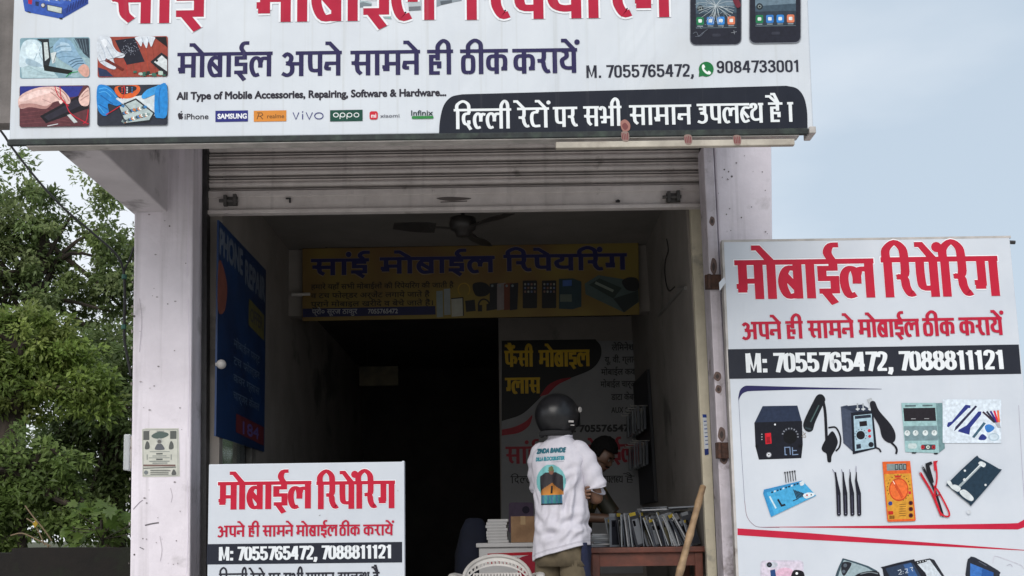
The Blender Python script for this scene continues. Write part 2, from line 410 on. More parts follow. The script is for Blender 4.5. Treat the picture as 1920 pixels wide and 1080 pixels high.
class Ink:
    STEP = 0.00004
    def __init__(s, pl, h=0.0015): s.pl = pl; s.h = h; s.k = 0; s.mb = MB(); s.tf = (0, 0, 1)
    def up(s, n=1): s.k += n
    def z(s, sub=0): return s.h + (s.k + sub) * s.STEP
    def uv(s, pts): return [s.pl.px(s.tf[0] + p[0] / s.tf[2], s.tf[1] + p[1] / s.tf[2]) for p in pts]
    def fuv(s, pts, col, sub=0):
        vs = [s.pl.P(u, v, s.z(sub)) for u, v in pts]
        tri = tessellate_polygon([[Vector((u, v, 0)) for u, v in pts]])
        s.mb.add(vs, [tuple(t) for t in tri], lin(col))
    def poly(s, pts, col): s.fuv(s.uv(pts), col); s.up()
    def blob(s, pts, col, n=4): s.poly(sm2(pts, n, True), col)
    def disc(s, x, y, r, col, ry=None, n=20): s.poly([(x + r * math.cos(2 * PI * k / n), y + (ry or r) * math.sin(2 * PI * k / n)) for k in range(n)], col)
    def rrect(s, x0, y0, x1, y1, r, col, slope=-.014, n=4):
        p = []
        for cx_, cy_, a0 in ((x1 - r, y0 + r, -PI / 2), (x1 - r, y1 - r, 0), (x0 + r, y1 - r, PI / 2), (x0 + r, y0 + r, PI)):
            for k in range(n + 1):
                a = a0 + PI / 2 * k / n
                X = cx_ + r * math.cos(a); p.append((X, cy_ + r * math.sin(a) + slope * (X - (x0 + x1) / 2)))
        s.poly(p, col)
    def ribbon_uv(s, pts, wv, wh, col, sub=0):
        n = len(pts); A = []; B = []
        for i in range(n):
            def nrm(a, b):
                d = Vector((b[0] - a[0], b[1] - a[1])); d.normalize() if d.length > 1e-9 else None
                return Vector((-d.y, d.x))
            if i == 0: m = nrm(pts[0], pts[1])
            elif i == n - 1: m = nrm(pts[-2], pts[-1])
            else:
                n1, n2 = nrm(pts[i - 1], pts[i]), nrm(pts[i], pts[i + 1])
                m = (n1 + n2) / max(0.5, 1 + n1.dot(n2))
            A.append((pts[i][0] + m.x * wv / 2, pts[i][1] + m.y * wh / 2)); B.append((pts[i][0] - m.x * wv / 2, pts[i][1] - m.y * wh / 2))
        vs = [s.pl.P(u, v, s.z(sub)) for u, v in A] + [s.pl.P(u, v, s.z(sub)) for u, v in B]
        s.mb.add(vs, [(i, i + 1, n + i + 1, n + i) for i in range(n - 1)], lin(col))
    def line(s, pts, w_, col, smooth=False):
        if smooth: pts = sm2(pts, 5)
        q = s.uv(pts)
        a_, b_ = s.uv([pts[0], (pts[0][0] + 10, pts[0][1])]); k = abs(b_[0] - a_[0]) / 10
        s.ribbon_uv(q, w_ * k, w_ * k, col); s.up()
    def word(s, text, x0, x1, yt, yb, col, wv=.2, wh=.13, grow=0):
        st, hd, W = dev_layout(text)
        xm = (x0 + x1) / 2
        ua, ub = s.pl.px(x0, yb)[0], s.pl.px(x1, yb)[0]
        vb, vt = s.pl.px(xm, yb)[1], s.pl.px(xm, yt)[1]
        H = vt - vb; sx = (ub - ua) / W
        wvx, whx = wv * min(sx, H * .95) + grow, wh * H + grow
        T = lambda p: (ua + p[0] * sx, vb + p[1] * H)
        for a, b in hd:
            s.fuv([(T((a, 1))[0] - grow / 2, vt - whx + grow / 2), (T((b, 1))[0] + grow / 2, vt - whx + grow / 2), (T((b, 1))[0] + grow / 2, vt + grow / 2), (T((a, 1))[0] - grow / 2, vt + grow / 2)], col)
        for i, (kd, pts) in enumerate(st):
            sub = 1 + i % 6
            if kd == 'd':
                cx_, cy_ = T(pts[0]); r = .62 * wvx
                s.fuv([(cx_ + r * math.cos(a) , cy_ + r * math.sin(a)) for a in [2 * PI * k / 12 for k in range(12)]], col, sub); continue
            if kd == 's': pts = sm2(pts, 4)
            s.ribbon_uv([T(p) for p in pts], wvx, whx, col, sub)
        s.up(8)
    def words(s, ws, left, right, col, **kw):
        (xl, tl, bl), (xr, tr, br) = left, right
        for t, x0, x1 in ws:
            f = ((x0 + x1) / 2 - xl) / (xr - xl)
            s.word(t, x0, x1, tl + (tr - tl) * f, bl + (br - bl) * f, col, **kw)
    def text(s, t, x0, x1, yt, yb, col, bold=0.0, cap=0.70):
        """line of text in the built-in face: yt / yb = cap top and base line at its middle"""
        vs, fs, ed = latin_polys(t)
        if not vs: return
        xa, xb = min(v[0] for v in vs), max(v[0] for v in vs)
        xm = (x0 + x1) / 2
        ua, ub = s.pl.px(x0, yb)[0], s.pl.px(x1, yb)[0]
        vb, vt = s.pl.px(xm, yb)[1], s.pl.px(xm, yt)[1]
        bw = bold * (vt - vb); sx = (ub - ua - bw) / (xb - xa); sy = (vt - vb - bw) / cap
        q = [(ua + bw / 2 + (v[0] - xa) * sx, vb + bw / 2 + v[1] * sy) for v in vs]
        s.mb.add([s.pl.P(u, v, s.z(4)) for u, v in q], fs, lin(col))
        if bold:
            for i, (a, b) in enumerate(ed):
                p, r_ = Vector(q[a]), Vector(q[b]); d = r_ - p
                if d.length < 1e-7: continue
                d.normalize(); e = d * bw * .32
                s.ribbon_uv([tuple(p - e), tuple(r_ + e)], bw, bw, col, i % 4)
        s.up(6)
    def build(s, name, m, parent): return s.mb.build(name, m, parent, recalc=False)
# ------------------------------------------------------------------ materials
M_wall = mat('lavender_wall_paint', lin((234, 227, 235)), lin((218, 211, 219)), 0.85, 3, 8, 0.35, 26, streak=((0.22, 0.20, 0.19), 0.5, 8, 0.52, 0.75), stain=((0.15, 0.135, 0.12), 0.6, 2.6, 0.58, 0.72))
M_conc = mat('grimy_soffit_paint', lin((206, 200, 204)), lin((184, 178, 182)), 0.9, 2.2, 8, 0.3, 30, stain=((0.05, 0.047, 0.045), 0.85, 1.6, 0.54, 0.64))
M_fascia = mat('weathered_concrete', lin((128, 122, 120)), lin((98, 94, 92)), 0.9, 4, 8, 0.4, 30, streak=((0.06, 0.055, 0.05), 0.6, 7, 0.5, 0.7))
M_beige = mat('old_beige_paint', lin((214, 205, 184)), lin((194, 185, 164)), 0.8, 5, 8, 0.2, 40, stain=((0.2, 0.19, 0.18), 0.8, 3.0, 0.58, 0.68))
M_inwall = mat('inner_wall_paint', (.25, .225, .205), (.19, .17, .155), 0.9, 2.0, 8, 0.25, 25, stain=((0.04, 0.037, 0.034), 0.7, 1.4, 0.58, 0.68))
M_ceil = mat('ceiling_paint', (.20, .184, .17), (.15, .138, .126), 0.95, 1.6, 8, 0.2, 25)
M_dark = mat('back_room_gloom', (.05, .044, .042), (.03, .027, .027), 0.9, 3)  # darkness of the unlit back room, put into its surface colour
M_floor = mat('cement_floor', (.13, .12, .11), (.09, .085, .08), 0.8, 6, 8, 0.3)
M_shut = mat('shutter_grey_paint', lin((212, 204, 201)), lin((194, 186, 183)), 0.5, 7, 8, 0.12, 40, streak=((0.16, 0.145, 0.135), 0.35, 14, 0.58, 0.8), stain=((0.08, 0.055, 0.04), 0.6, 4, 0.64, 0.72))
M_steel = mat('painted_steel', lin((190, 184, 180)), lin((160, 156, 152)), 0.5, 10, 8, 0.15, 50, stain=((0.1, 0.05, 0.03), 0.7, 5, 0.64, 0.72))
M_rust = mat('rusty_iron', lin((92, 62, 50)), lin((52, 40, 36)), 0.8, 20, 8, 0.5, 60)
M_iron = mat('dark_iron', lin((52, 50, 52)), lin((34, 33, 35)), 0.55, 15, 6, 0.2)
M_trim = mat('mossy_black_trim', lin((40, 48, 48)), lin((24, 28, 30)), 0.7, 18, 8, 0.3, 40, stain=((0.05, 0.075, 0.055), 0.7, 6, 0.52, 0.66))
M_flex = mat('sign_flex_face', lin((203, 209, 216)), lin((196, 202, 210)), 0.45, 2.5, 6, 0.03, 10, streak=((0.40, 0.41, 0.39), 0.5, 26, 0.55, 0.8), stain=((0.5, 0.5, 0.48), 0.35, 1.3, 0.55, 0.75))
M_flex2 = mat('clean_flex_face', lin((203, 208, 216)), lin((195, 201, 210)), 0.4, 2.5, 6, 0.03, 10, streak=((0.5, 0.5, 0.5), 0.25, 14, 0.6, 0.85))
M_ink = attr_mat('printed_ink', 0.6, streak=((0.30, 0.30, 0.30), 0.14, 26, 0.58, 0.85), spec=.15)
M_photo = attr_mat('printed_photograph', 0.55, spec=.15, var=.17, nscale=55)
M_ink2 = attr_mat('printed_ink_clean', 0.5, spec=.2)
M_inkdim = attr_mat('muted_indoor_print', 0.6, var=0.12)  # prints inside the shop, in muted ink colours
wrinkle(M_flex, .16); wrinkle(M_ink, .16); wrinkle(M_flex2, .08); wrinkle(M_ink2, .08)
M_plain = attr_mat('coloured_surface', 0.6)
M_gloss = attr_mat('glossy_plastic_sleeve', 0.18, spec=0.6, var=0.1)
M_road = mat('concrete_road', (.44, .42, .385), (.36, .34, .31), 0.9, 8, 8, 0.4)
M_soil = mat('weedy_soil', (.08, .085, .04), (.05, .055, .025), 0.95, 3, 8, 0.5)
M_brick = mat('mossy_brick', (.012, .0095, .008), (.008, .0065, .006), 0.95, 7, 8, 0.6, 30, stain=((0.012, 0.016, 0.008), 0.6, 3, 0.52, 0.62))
M_cable = mat('black_cable', (.012, .012, .013), None, 0.5)

# ------------------------------------------------------------------ ground
g = MB(); g.add([(-900, -900, 0), (900, -900, 0), (900, 900, 0), (-900, 900, 0)], [(0, 1, 2, 3)])
struct(g.build('ground', M_soil))
g = MB(); g.add([(-400, -26, .004), (400, -26, .004), (400, -5.6, .004), (-400, -5.6, .004)], [(0, 1, 2, 3)])
struct(g.build('road', M_road))

M_bounce = mat('bounce_slab_pale', (.60, .57, .53), (.50, .47, .435), .9, 2, 8, .3, 20, stain=((.16, .14, .12), .6, .8, .55, .7))
g = MB(); g.box(-14, 14, -5.5, 2.4, -.1, .10); struct(g.build('added_bounce_slab', M_bounce, bevel=.01))  # unseen pale slab, added to bounce light up under the sign
# ------------------------------------------------------------------ shop building
bld = thing('shop_building', 'lavender painted one room shop with open front between two square pillars', 'building', (0, 0, 0))
def quad_px(xtl, xtr, xbl, xbr, yt, yb, Y, y2=1500):
    """corners of an upright piece traced between two heights, carried on down to y2"""
    f = (y2 - yt) / (yb - yt)
    return [at(xtl, yt, Y), at(xtr, yt, Y), at(xtr + (xbr - xtr) * f, y2, Y), at(xtl + (xbl - xtl) * f, y2, Y)]
YB = 1478
p = MB(); p.prism(quad_px(254, 363, 243, 356, 180, 1080, 0, YB), (0, .26, 0)); p.build('pillar', M_wall, bld, bevel=.012, seg=2)
p = MB(); p.prism(quad_px(1334, 1446, 1380, 1455, 180, 1080, 0.0, YB), (0, .24, 0)); p.build('pillar', M_wall, bld, bevel=.012, seg=2)
# canopy: slab, side beam, fascia
zb = at(95, 272, -1.2).z
xo, xi, xr_ = at(95, 272, -1.2).x, at(177, 275, -1.2).x, at(1440, 265, -1.2).x
p = MB(); p.box(xo, xi, -1.15, 0.3, zb, zb + .5); p.build('canopy_beam', M_conc, bld, bevel=.01)
p = MB(); p.box(xo, 1.40, -1.15, 0.0, zb + .5, zb + .62); p.build('canopy_slab', M_conc, bld)
fz = at(10, 244, -1.05).z
p = MB(); p.box(at(-180, 240, -1.05).x, at(1380, 240, -1.05).x, -1.15, -1.05, fz + .0, fz + 1.3); p.build('canopy_fascia', M_fascia, bld)
# upper wall over the shutter
lz = at(800, 262, .25).z
p = MB(); p.box(at(385, 270, .22).x, at(1322, 262, .22).x, .22, .42, lz, zb + .5); p.box(xo, 1.62, 0.0, .42, zb + .62, 7.0); p.build('upper_wall', M_wall, bld)
# inner room
FZ, CZ = 0.65, 3.94
XL = -1.85
def rw(z): return 1.255 - (z - FZ) * 0.034
p = MB()
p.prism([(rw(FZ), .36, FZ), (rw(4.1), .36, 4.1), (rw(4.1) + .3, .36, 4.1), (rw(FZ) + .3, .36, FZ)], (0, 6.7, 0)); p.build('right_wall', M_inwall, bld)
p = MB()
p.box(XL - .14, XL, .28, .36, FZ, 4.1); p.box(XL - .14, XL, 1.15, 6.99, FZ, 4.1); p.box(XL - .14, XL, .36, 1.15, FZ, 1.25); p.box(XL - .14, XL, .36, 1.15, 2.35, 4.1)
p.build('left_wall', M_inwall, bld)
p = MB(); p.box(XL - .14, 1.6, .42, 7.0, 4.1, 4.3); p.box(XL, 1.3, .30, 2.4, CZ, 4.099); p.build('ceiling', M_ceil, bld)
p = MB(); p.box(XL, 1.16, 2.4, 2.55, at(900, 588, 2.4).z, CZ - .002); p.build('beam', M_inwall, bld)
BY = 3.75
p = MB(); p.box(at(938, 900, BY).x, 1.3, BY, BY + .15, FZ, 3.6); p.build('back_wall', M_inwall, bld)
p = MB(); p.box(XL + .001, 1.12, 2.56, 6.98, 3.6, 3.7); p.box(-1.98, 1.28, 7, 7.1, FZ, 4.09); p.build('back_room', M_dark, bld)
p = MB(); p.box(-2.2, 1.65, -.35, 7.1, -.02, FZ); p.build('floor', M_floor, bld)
p = MB(); p.box(-1.9, 1.2, -.75, -.352, -.02, .43); p.box(-1.9, 1.2, -1.1, -.752, -.02, .21); p.build('step', M_floor, bld, bevel=.01)
# jambs
p = MB(); p.prism(quad_px(388, 407, 384, 405, 395, 1080, .29, YB), (0, .06, 0)); p.build('jamb', M_beige, bld, bevel=.004)
p = MB(); p.prism(quad_px(1294, 1315, 1327, 1350, 380, 1085, .30, YB), (0, .06, 0)); p.build('jamb', M_beige, bld, bevel=.004)
# plaster seams, scrapes and rust marks on the pillars, as thin marks on the paint
plF = Plane((0, -0.0004, 0), (1, 0, 0), (0, 0, 1))
k = Ink(plF, .001)
k.line([(272, 985), (285, 982), (298, 980)], 2.5, (92, 86, 92), True); k.line([(240 + 10, 955), (262, 942), (268, 938)], 1.6, (140, 132, 142), True)
k.line([(320, 915), (323, 930), (321, 942)], 1.0, (172, 164, 172), True); k.line([(262, 1026), (270, 1030)], 1.5, (100, 96, 100)); k.line([(297, 352), (294, 365), (299, 373)], 1.6, (140, 134, 140), True)
for x_, y_, r_ in ((318, 424, 1.6), (252, 648 - 55, 2.2), (268, 1010, 1.2), (252, 1040, 1.8), (1358, 318, 1.6), (1366, 322, 1.4), (1372, 331, 2), (1364, 336, 1.3), (1390, 408, 1.4), (1362, 402, 1.3)): k.disc(x_, y_, r_, (84, 76, 78), n=8)
for x_, y0_, y1_ in ((352, 330, 520), (353, 560, 820), (351, 900, 1075)): k.line([(x_, y0_), (x_ + 1.5, (y0_ + y1_) / 2), (x_ - 1, y1_)], 1.3, (222, 214, 226), True)
rr_ = random.Random(21)
for i in range(26):
    x_, y_ = (250.5 - .0124 * (i * 30 - 40), 300 + i * 30 + rr_.uniform(-12, 12)); s1 = rr_.uniform(.8, 2.6)
    k.blob([(x_ - .5, y_ - s1 * 1.3), (x_ + s1, y_ - s1 * .4), (x_ + s1 * .8, y_ + s1), (x_ - .5, y_ + s1 * 1.6)], rr_.choice([(120, 112, 108), (150, 142, 140), (92, 86, 84)]), 2)
for i in range(40):
    x_, y_ = rr_.uniform(256, 350), rr_.uniform(560, 1075) if i > 10 else rr_.uniform(300, 560); s1 = rr_.uniform(.6, 1.7)
    k.blob([(x_, y_ - s1), (x_ + s1 * rr_.uniform(.8, 2.6), y_), (x_, y_ + s1 * .8), (x_ - s1, y_)], rr_.choice([(150, 142, 146), (172, 164, 168), (128, 120, 122)]), 2)
for i in range(14):
    x_, y_ = rr_.uniform(1345, 1440), rr_.uniform(285, 440); s1 = rr_.uniform(.6, 1.6)
    k.blob([(x_, y_ - s1), (x_ + s1 * 1.5, y_), (x_, y_ + s1), (x_ - s1, y_)], rr_.choice([(140, 132, 136), (110, 102, 104)]), 2)
k.line([(300, 1005), (304, 1030), (301, 1052)], .8, (176, 168, 174), True); k.line([(262, 560), (266, 600), (262, 660)], .8, (176, 168, 176), True)
k.build('wall_scuff_mark', M_plain, bld)

# roller shutter: curtain, bottom rail, guides, hasps
sh = MB()
SY = .25
x0, x1 = at(387, 330, SY).x, at(1316, 330, SY).x
zt, zs = at(850, 258, SY).z, at(850, 354, SY).z
prof = []
nsl = 4.35; pitch = (zt - zs) / nsl
z = zs
while z < zt + pitch:
    for t, d in ((0, .0), (.02, .046), (.14, .048), (.16, .003), (.215, .003), (.235, .048), (.37, .05)): prof.append((d, z + t * pitch))
    for i in range(1, 8): a = i / 8; prof.append((.03 - .03 * math.sin(PI * (.08 + .84 * a)), z + (.37 + .62 * a) * pitch))
    z += pitch
rings = [[(X, SY + d, zz) for d, zz in prof] for X in [x0 + (x1 - x0) * i / 12 for i in range(13)]]
sh.loft(rings, closed=False)
shut = sh.build('roller_shutter', M_shut, bld, recalc=False)
rl = MB()
za, zc_ = at(850, 352, SY).z, at(850, 390, SY).z
rl.box(x0, x1, SY - .004, SY + .02, zc_, za); rl.box(x0, x1, SY - .012, SY - .0045, at(850, 365, SY).z, za - .004); rl.box(x0, x1, SY - .03, SY + .03, at(850, 397, SY).z, zc_ - .0005)
for i in range(12):
    X = x0 + (x1 - x0) * (i + .5) / 12; zz = at(850, 359, SY).z
    rl.box(X - .008, X + .008, SY - .017, SY - .0125, zz - .006, zz + .006)
rl.build('bottom_rail', M_shut, shut, bevel=.003)
for hx, hy in ((433, 378), (1262, 371)):
    c = at(hx, hy, SY - .012)
    h = MB(); h.box(c.x - .045, c.x + .045, c.y - .006, c.y - .0005, c.z - .03, c.z + .03); h.box(c.x - .04, c.x - .02, c.y - .035, c.y - .0065, c.z - .035, c.z + .035); h.box(c.x + .02, c.x + .04, c.y - .035, c.y - .0065, c.z - .028, c.z + .04)
    h.tube([(c.x - .07, c.y - .02, c.z), (c.x + .05, c.y - .02, c.z)], .011); h.build('lock_hasp', mat('worn_zinc', (.085, .08, .076), (.05, .046, .044), .55, 20), shut)
h = MB(); c = at(541, 375, SY - .01); h.box(c.x - .016, c.x + .016, c.y - .012, c.y - .001, c.z + .004, c.z + .012); h.box(c.x + .006, c.x + .016, c.y - .012, c.y - .001, c.z - .02, c.z + .0038); h.build('keyhole_plate', M_iron, shut)
h = MB(); c = at(1158, 378, SY - .01); h.box(c.x - .014, c.x + .014, c.y - .012, c.y - .001, c.z - .006, c.z + .006); h.tube([(c.x, c.y - .03, c.z), (c.x, c.y - .002, c.z)], .006); h.build('keyhole_plate', M_iron, shut)
c = at(852, 372, SY - .012); kk = Ink(Plane((0, SY - .0045, 0), (1, 0, 0), (0, 0, 1)), .0005)
kk.blob([(818, 372), (840, 369), (880, 371), (878, 374), (842, 377)], (92, 84, 82)); kk.line([(826, 379), (876, 377)], 2, (84, 76, 74)); kk.build('grease_stain', M_plain, shut)
gd = MB(); gd.prism(quad_px(380, 388, 377, 386, 270, 1080, .2, YB), (0, .09, 0)); gd.build('guide_rail', M_iron, bld)
gd = MB(); gd.prism(quad_px(1313, 1319, 1350, 1358, 270, 1080, .2, YB), (0, .12, 0)); gd.build('guide_rail', M_iron, bld)
gd = MB(); gd.prism(quad_px(1318, 1337, 1357, 1379, 270, 1080, -.012, YB), (0, .2, 0)); gp = gd.build('door_post', mat('worn_lavender_steel', lin((212, 204, 211)), lin((188, 180, 186)), .6, 8, 8, .3, 40, streak=((.2, .18, .17), .5, 16, .55, .75), stain=((.12, .085, .07), .85, 4.2, .57, .68)), bld, bevel=.006)
for x_, y_, rx, ry in ((1345, 706, 7, 9), (1347, 730, 6, 8), (1335, 415, 5, 9), (1338, 500, 6, 16), (1353, 815, 7, 14), (1357, 862, 7, 9)):
    k = Ink(Plane((0, -.0122, 0), (1, 0, 0), (0, 0, 1)), .0006)
    k.blob([(x_ - rx, y_), (x_ - rx * .4, y_ - ry), (x_ + rx * .8, y_ - ry * .7), (x_ + rx, y_ + ry * .3), (x_ + rx * .2, y_ + ry), (x_ - rx * .8, y_ + ry * .5)], (104, 84, 78))
    k.blob([(x_ - rx * .5, y_), (x_, y_ - ry * .5), (x_ + rx * .5, y_), (x_, y_ + ry * .5)], (58, 48, 46)); k.build('rust_mark', M_plain, gp)
for bx, by, wd, hg in ((1338, 530, 17, 14), (1356, 845, 15, 15)):
    c = at(bx, by, -.014)
    s_ = 6.7 / 2080
    h = MB(); h.box(c.x - wd * s_, c.x + wd * s_, c.y - .03, c.y - .001, c.z - hg * s_, c.z + hg * s_)
    h.tube([(c.x - wd * s_ * .6, c.y - .04, c.z - hg * s_), (c.x - wd * s_ * .6, c.y - .04, c.z + hg * s_)], .012); h.box(c.x, c.x + wd * s_ * 1.9, c.y - .02, c.y - .012, c.z - hg * s_ * .6, c.z + hg * s_ * .6)
    h.build('hinge', M_rust, gp, bevel=.003)

def board(pl, px_quad, name, m, parent, thick=.05):
    q = [pl.P(*pl.px(*c)) for c in px_quad]
    b = MB(); b.prism(q, -pl.n * thick); return b.build(name, m, parent, bevel=.004)

# ------------------------------------------------------------------ large sign over the shutter
SGY = -1.3
pm = Plane((0, SGY, 0), (1, 0, 0), (0, 0, 1))
ms = thing('shop_sign', 'huge white shop sign with red heading hung over the rolled up shutter', 'sign', at(780, 250, SGY))
xl, xr = at(21, 130, SGY).x, at(1521, 130, SGY).x
zbt, ztp = at(780, 252, SGY).z, at(780, -135, SGY).z
b = MB(); b.box(xl, xr, SGY, SGY + .1, zbt, ztp); b.build('face_panel', M_flex, ms, bevel=.008)
zb2 = at(780, 262, SGY).z
b = MB(); b.box(xl - .008, xr - .03, SGY - .004, SGY + .02, zb2, zbt + .004); b.build('bottom_trim', M_trim, ms, bevel=.004)
b = MB(); b.box(xr - .024, xr + .010, SGY - .006, SGY + .11, zb2 + .004, zbt + .012); b.build('corner_cap', M_steel, ms, bevel=.004)
b = MB(); b.box(at(48, 268, SGY).x, at(1500, 268, SGY).x, SGY + .004, SGY + .075, at(780, 273.5, SGY + .075).z, zb2 - .001); b.build('frame_tube', M_steel, ms, bevel=.004)
tz0, tz1 = at(1265, 275, SGY - .01).z, at(1265, 263, SGY - .01).z
b = MB(); b.box(at(1042, 270, SGY).x, at(1489, 265, SGY).x, SGY - .012, SGY + .018, tz0, tz1); b.build('frame_tube', mat('cream_steel', lin((190, 182, 168)), lin((160, 152, 140)), .5, 8, 6, .1, stain=((.2, .16, .13), .5, 6, .6, .7)), ms, bevel=.004)
for x_, y_ in ((1172, 256), (1290, 262), (1382, 263)):
    k = Ink(Plane((0, SGY - .0125, 0), (1, 0, 0), (0, 0, 1)), .0008)
    k.blob([(x_ - 7, y_ - 8), (x_ + 5, y_ - 9), (x_ + 8, y_ + 1), (x_ + 5, y_ + 9), (x_ - 5, y_ + 7)], (132, 108, 100))
    for j in range(4): k.line([(x_ - 6 + j * 3.6, y_ - 7 + rnd.random() * 3), (x_ - 4 + j * 3, y_ + 6)], 1.8, (112, 34, 42))
    k.build('tape_scrap', M_plain, ms)
k = Ink(Plane((0, SGY - .006, 0), (1, 0, 0), (0, 0, 1)), .0008)
k.blob([(1163, 230), (1172, 224), (1181, 232), (1180, 244), (1168, 246)], (150, 100, 90)); k.blob([(1166, 236), (1172, 230), (1178, 238), (1172, 244)], (110, 50, 50))
k.build('tape_scrap', M_plain, ms)
# black tab and its white line
k = Ink(pm)
k.poly(sm2([(823, 253), (825, 225), (832, 198), (846, 182), (866, 177)], 5) + sm2([(1474, 161), (1494, 166), (1507, 182), (1513, 208), (1514, 240)], 5), (33, 37, 48))
k.build('black_tab', M_ink, ms)
k = Ink(pm, .0022)
k.words([('दिल्ली', 851, 959), ('रेटों', 970, 1030), ('पर', 1037, 1083), ('सभी', 1094, 1166), ('सामान', 1180, 1297), ('उपलब्ध', 1307, 1432), ('है', 1441, 1468), ('।', 1474, 1491)], (851, 205, 243), (1480, 192, 229), (226, 230, 232), wv=.17, wh=.12)
k.build('white_lettering', M_ink2, ms)
k = Ink(pm)
hd = [('सांई', 205, 386), ('मोबाईल', 478, 818), ('रिपेयरिंग', 866, 1260)]
k.tf = (640, 0, 3.857)
for q, c in (([(40, -20), (110, -20), (120, 40), (215, 45), (220, 20), (150, 0), (300, -40), (300, -60), (40, -60)], (168, 186, 190)), ([(110, 25), (160, 15), (220, 30), (215, 52), (130, 55)], (120, 132, 138)), ([(480, -30), (580, -30), (580, 75), (488, 80)], (176, 186, 190)), ([(488, 50), (575, 45), (575, 75), (488, 80)], (112, 118, 124)), ([(270, 130), (340, 85), (365, 140)], (150, 168, 170)), ([(340, 80), (350, 70), (352, 130), (342, 130)], (120, 190, 180)), ([(690, 0), (720, -20), (770, -20), (870, -20), (870, 5), (790, 20), (720, 38), (690, 50)], (140, 150, 158)), ([(715, 10), (800, 0), (800, 20), (720, 38)], (90, 98, 106))):
    k.poly(q, c)
k.build('tool_picture', M_ink, ms)
k = Ink(pm, .0022)
k.words(hd, (205, -50, 45), (1258, -62, 33), (232, 234, 238), grow=.02); k.words(hd, (205, -50, 45), (1258, -62, 33), (176, 34, 62))
k.build('red_heading', M_ink, ms)
k = Ink(pm)
k.words([('मोबाईल', 332, 511), ('अपने', 528, 641), ('सामने', 657, 788), ('ही', 801, 850), ('ठीक', 863, 953), ('करायें', 961, 1083)], (332, 99, 145.5), (1083, 90.5, 137), (46, 42, 82), wv=.185, wh=.14)
k.build('navy_lettering', M_ink, ms)
k = Ink(pm)
k.text('All Type of Mobile Accessories, Repairing, Software & Hardware...', 331, 837, 169, 184, (50, 48, 58), bold=.10)
k.word('M. 7055765472,', 1098, 1303, 121.5, 145, (44, 46, 58), wv=.19, wh=.14); k.word('9084733001', 1343, 1500, 113.5, 136, (44, 46, 58), wv=.19, wh=.14)
k.disc(1324, 130, 14, (30, 112, 62)); k.poly([(1311, 134), (1310, 144), (1320, 142)], (30, 112, 62))
k.blob([(1316, 124), (1319, 121), (1322, 126), (1320, 129), (1326, 135), (1329, 133), (1333, 137), (1330, 140), (1323, 138), (1317, 131)], (232, 236, 234))
k.build('contact_lettering', M_ink, ms)
k = Ink(pm)   # row of maker marks
k.blob([(334, 218), (334, 213.5), (337, 212), (339, 213), (342, 212.5), (343, 214), (341.5, 217), (343.5, 220), (341, 224), (338.5, 223.4), (336, 224)], (50, 48, 56)); k.poly([(338.6, 211.5), (339, 209), (341.4, 208.2), (341, 210.6)], (50, 48, 56))
k.text('iPhone', 346, 391, 213, 224, (56, 54, 62), bold=.04)
k.poly([(404, 208), (465, 207), (465, 228), (404, 229)], (46, 50, 120)); k.text('SAMSUNG', 408, 463, 213, 223, (232, 234, 238), bold=.1)
k.poly([(476, 208), (537, 207), (537, 227.5), (476, 228.5)], (214, 138, 62)); k.line([(482, 212), (491, 212), (493, 216), (489, 218), (483, 218.5)], 1.4, (90, 62, 40)); k.line([(482, 224), (486, 213)], 1.4, (90, 62, 40)); k.line([(488, 218), (493, 224)], 1.4, (90, 62, 40)); k.text('realme', 501, 533, 214, 222, (110, 76, 44), bold=.03)
k.line([(549.5, 211), (555, 224), (560.5, 211)], 1.6, (60, 60, 120)); k.line([(567.5, 214), (567.5, 224)], 1.8, (60, 60, 120)); k.line([(574, 211), (580, 224), (586, 211)], 1.6, (60, 60, 120)); k.line([(566.5, 211), (568.5, 209)], 1.6, (60, 60, 120))
k.line([(598 + 8 * math.cos(a), 217.5 + 5.8 * math.sin(a)) for a in [2 * PI * i / 16 for i in range(17)]], 1.7, (60, 60, 120))
k.poly([(619, 207), (680, 206), (680, 227), (619, 228)], (30, 74, 62))
for cx_, tail in ((630, 0), (642.5, 1), (655.5, 1), (668.5, 0)):
    k.line([(cx_ + 4.6 * math.cos(a), 216 + 3.8 * math.sin(a)) for a in [2 * PI * i / 14 for i in range(15)]], 1.5, (226, 232, 230))
    if tail: k.line([(cx_ - 4.8, 216), (cx_ - 4.8, 223.5)], 1.5, (226, 232, 230))
k.rrect(693, 209, 708.5, 224.5, 4, (200, 44, 58)); k.text('mi', 696, 705.5, 213, 221, (236, 236, 238), bold=.06)
k.text('xiaomi', 713, 749, 214, 220.5, (110, 112, 122), bold=.04); k.text('Infinix', 771, 812, 207, 217, (44, 60, 62), bold=.05); k.rrect(772, 218, 813, 223, 2.4, (52, 130, 66))
k.build('maker_logos', M_ink, ms)
# four photographs of repair work
k = Ink(pm); k.tf = (0, 0, 3)
R = lambda x0, y0, x1, y1, c: k.rrect(x0, y0, x1, y1, 12, c)
R(113, 212, 506, 440, (128, 160, 172)); k.poly([(113, 330), (240, 330), (330, 438), (125, 438)], (176, 200, 206)); k.poly([(300, 290), (506, 330), (504, 425), (420, 436), (320, 400)], (150, 178, 184))
for j in range(6): k.line([(120 + j * 10, 350 + j * 13), (230 + j * 20, 410 + j * 4)], 2, (150, 176, 184))
k.poly([(420, 216), (500, 216), (505, 330), (470, 300)], (50, 62, 74)); 
for j in range(5): k.line([(415 + j * 16, 222), (440 + j * 13, 270 + j * 9)], 4, (96, 116, 128))
k.blob([(114, 290), (140, 232), (200, 225), (232, 250), (250, 300), (262, 365), (240, 385), (180, 365), (114, 378)], (200, 218, 226)); k.blob([(150, 262), (200, 250), (225, 300), (190, 330), (150, 310)], (216, 232, 238)); k.line([(210, 300), (190, 350)], 5, (160, 184, 196))
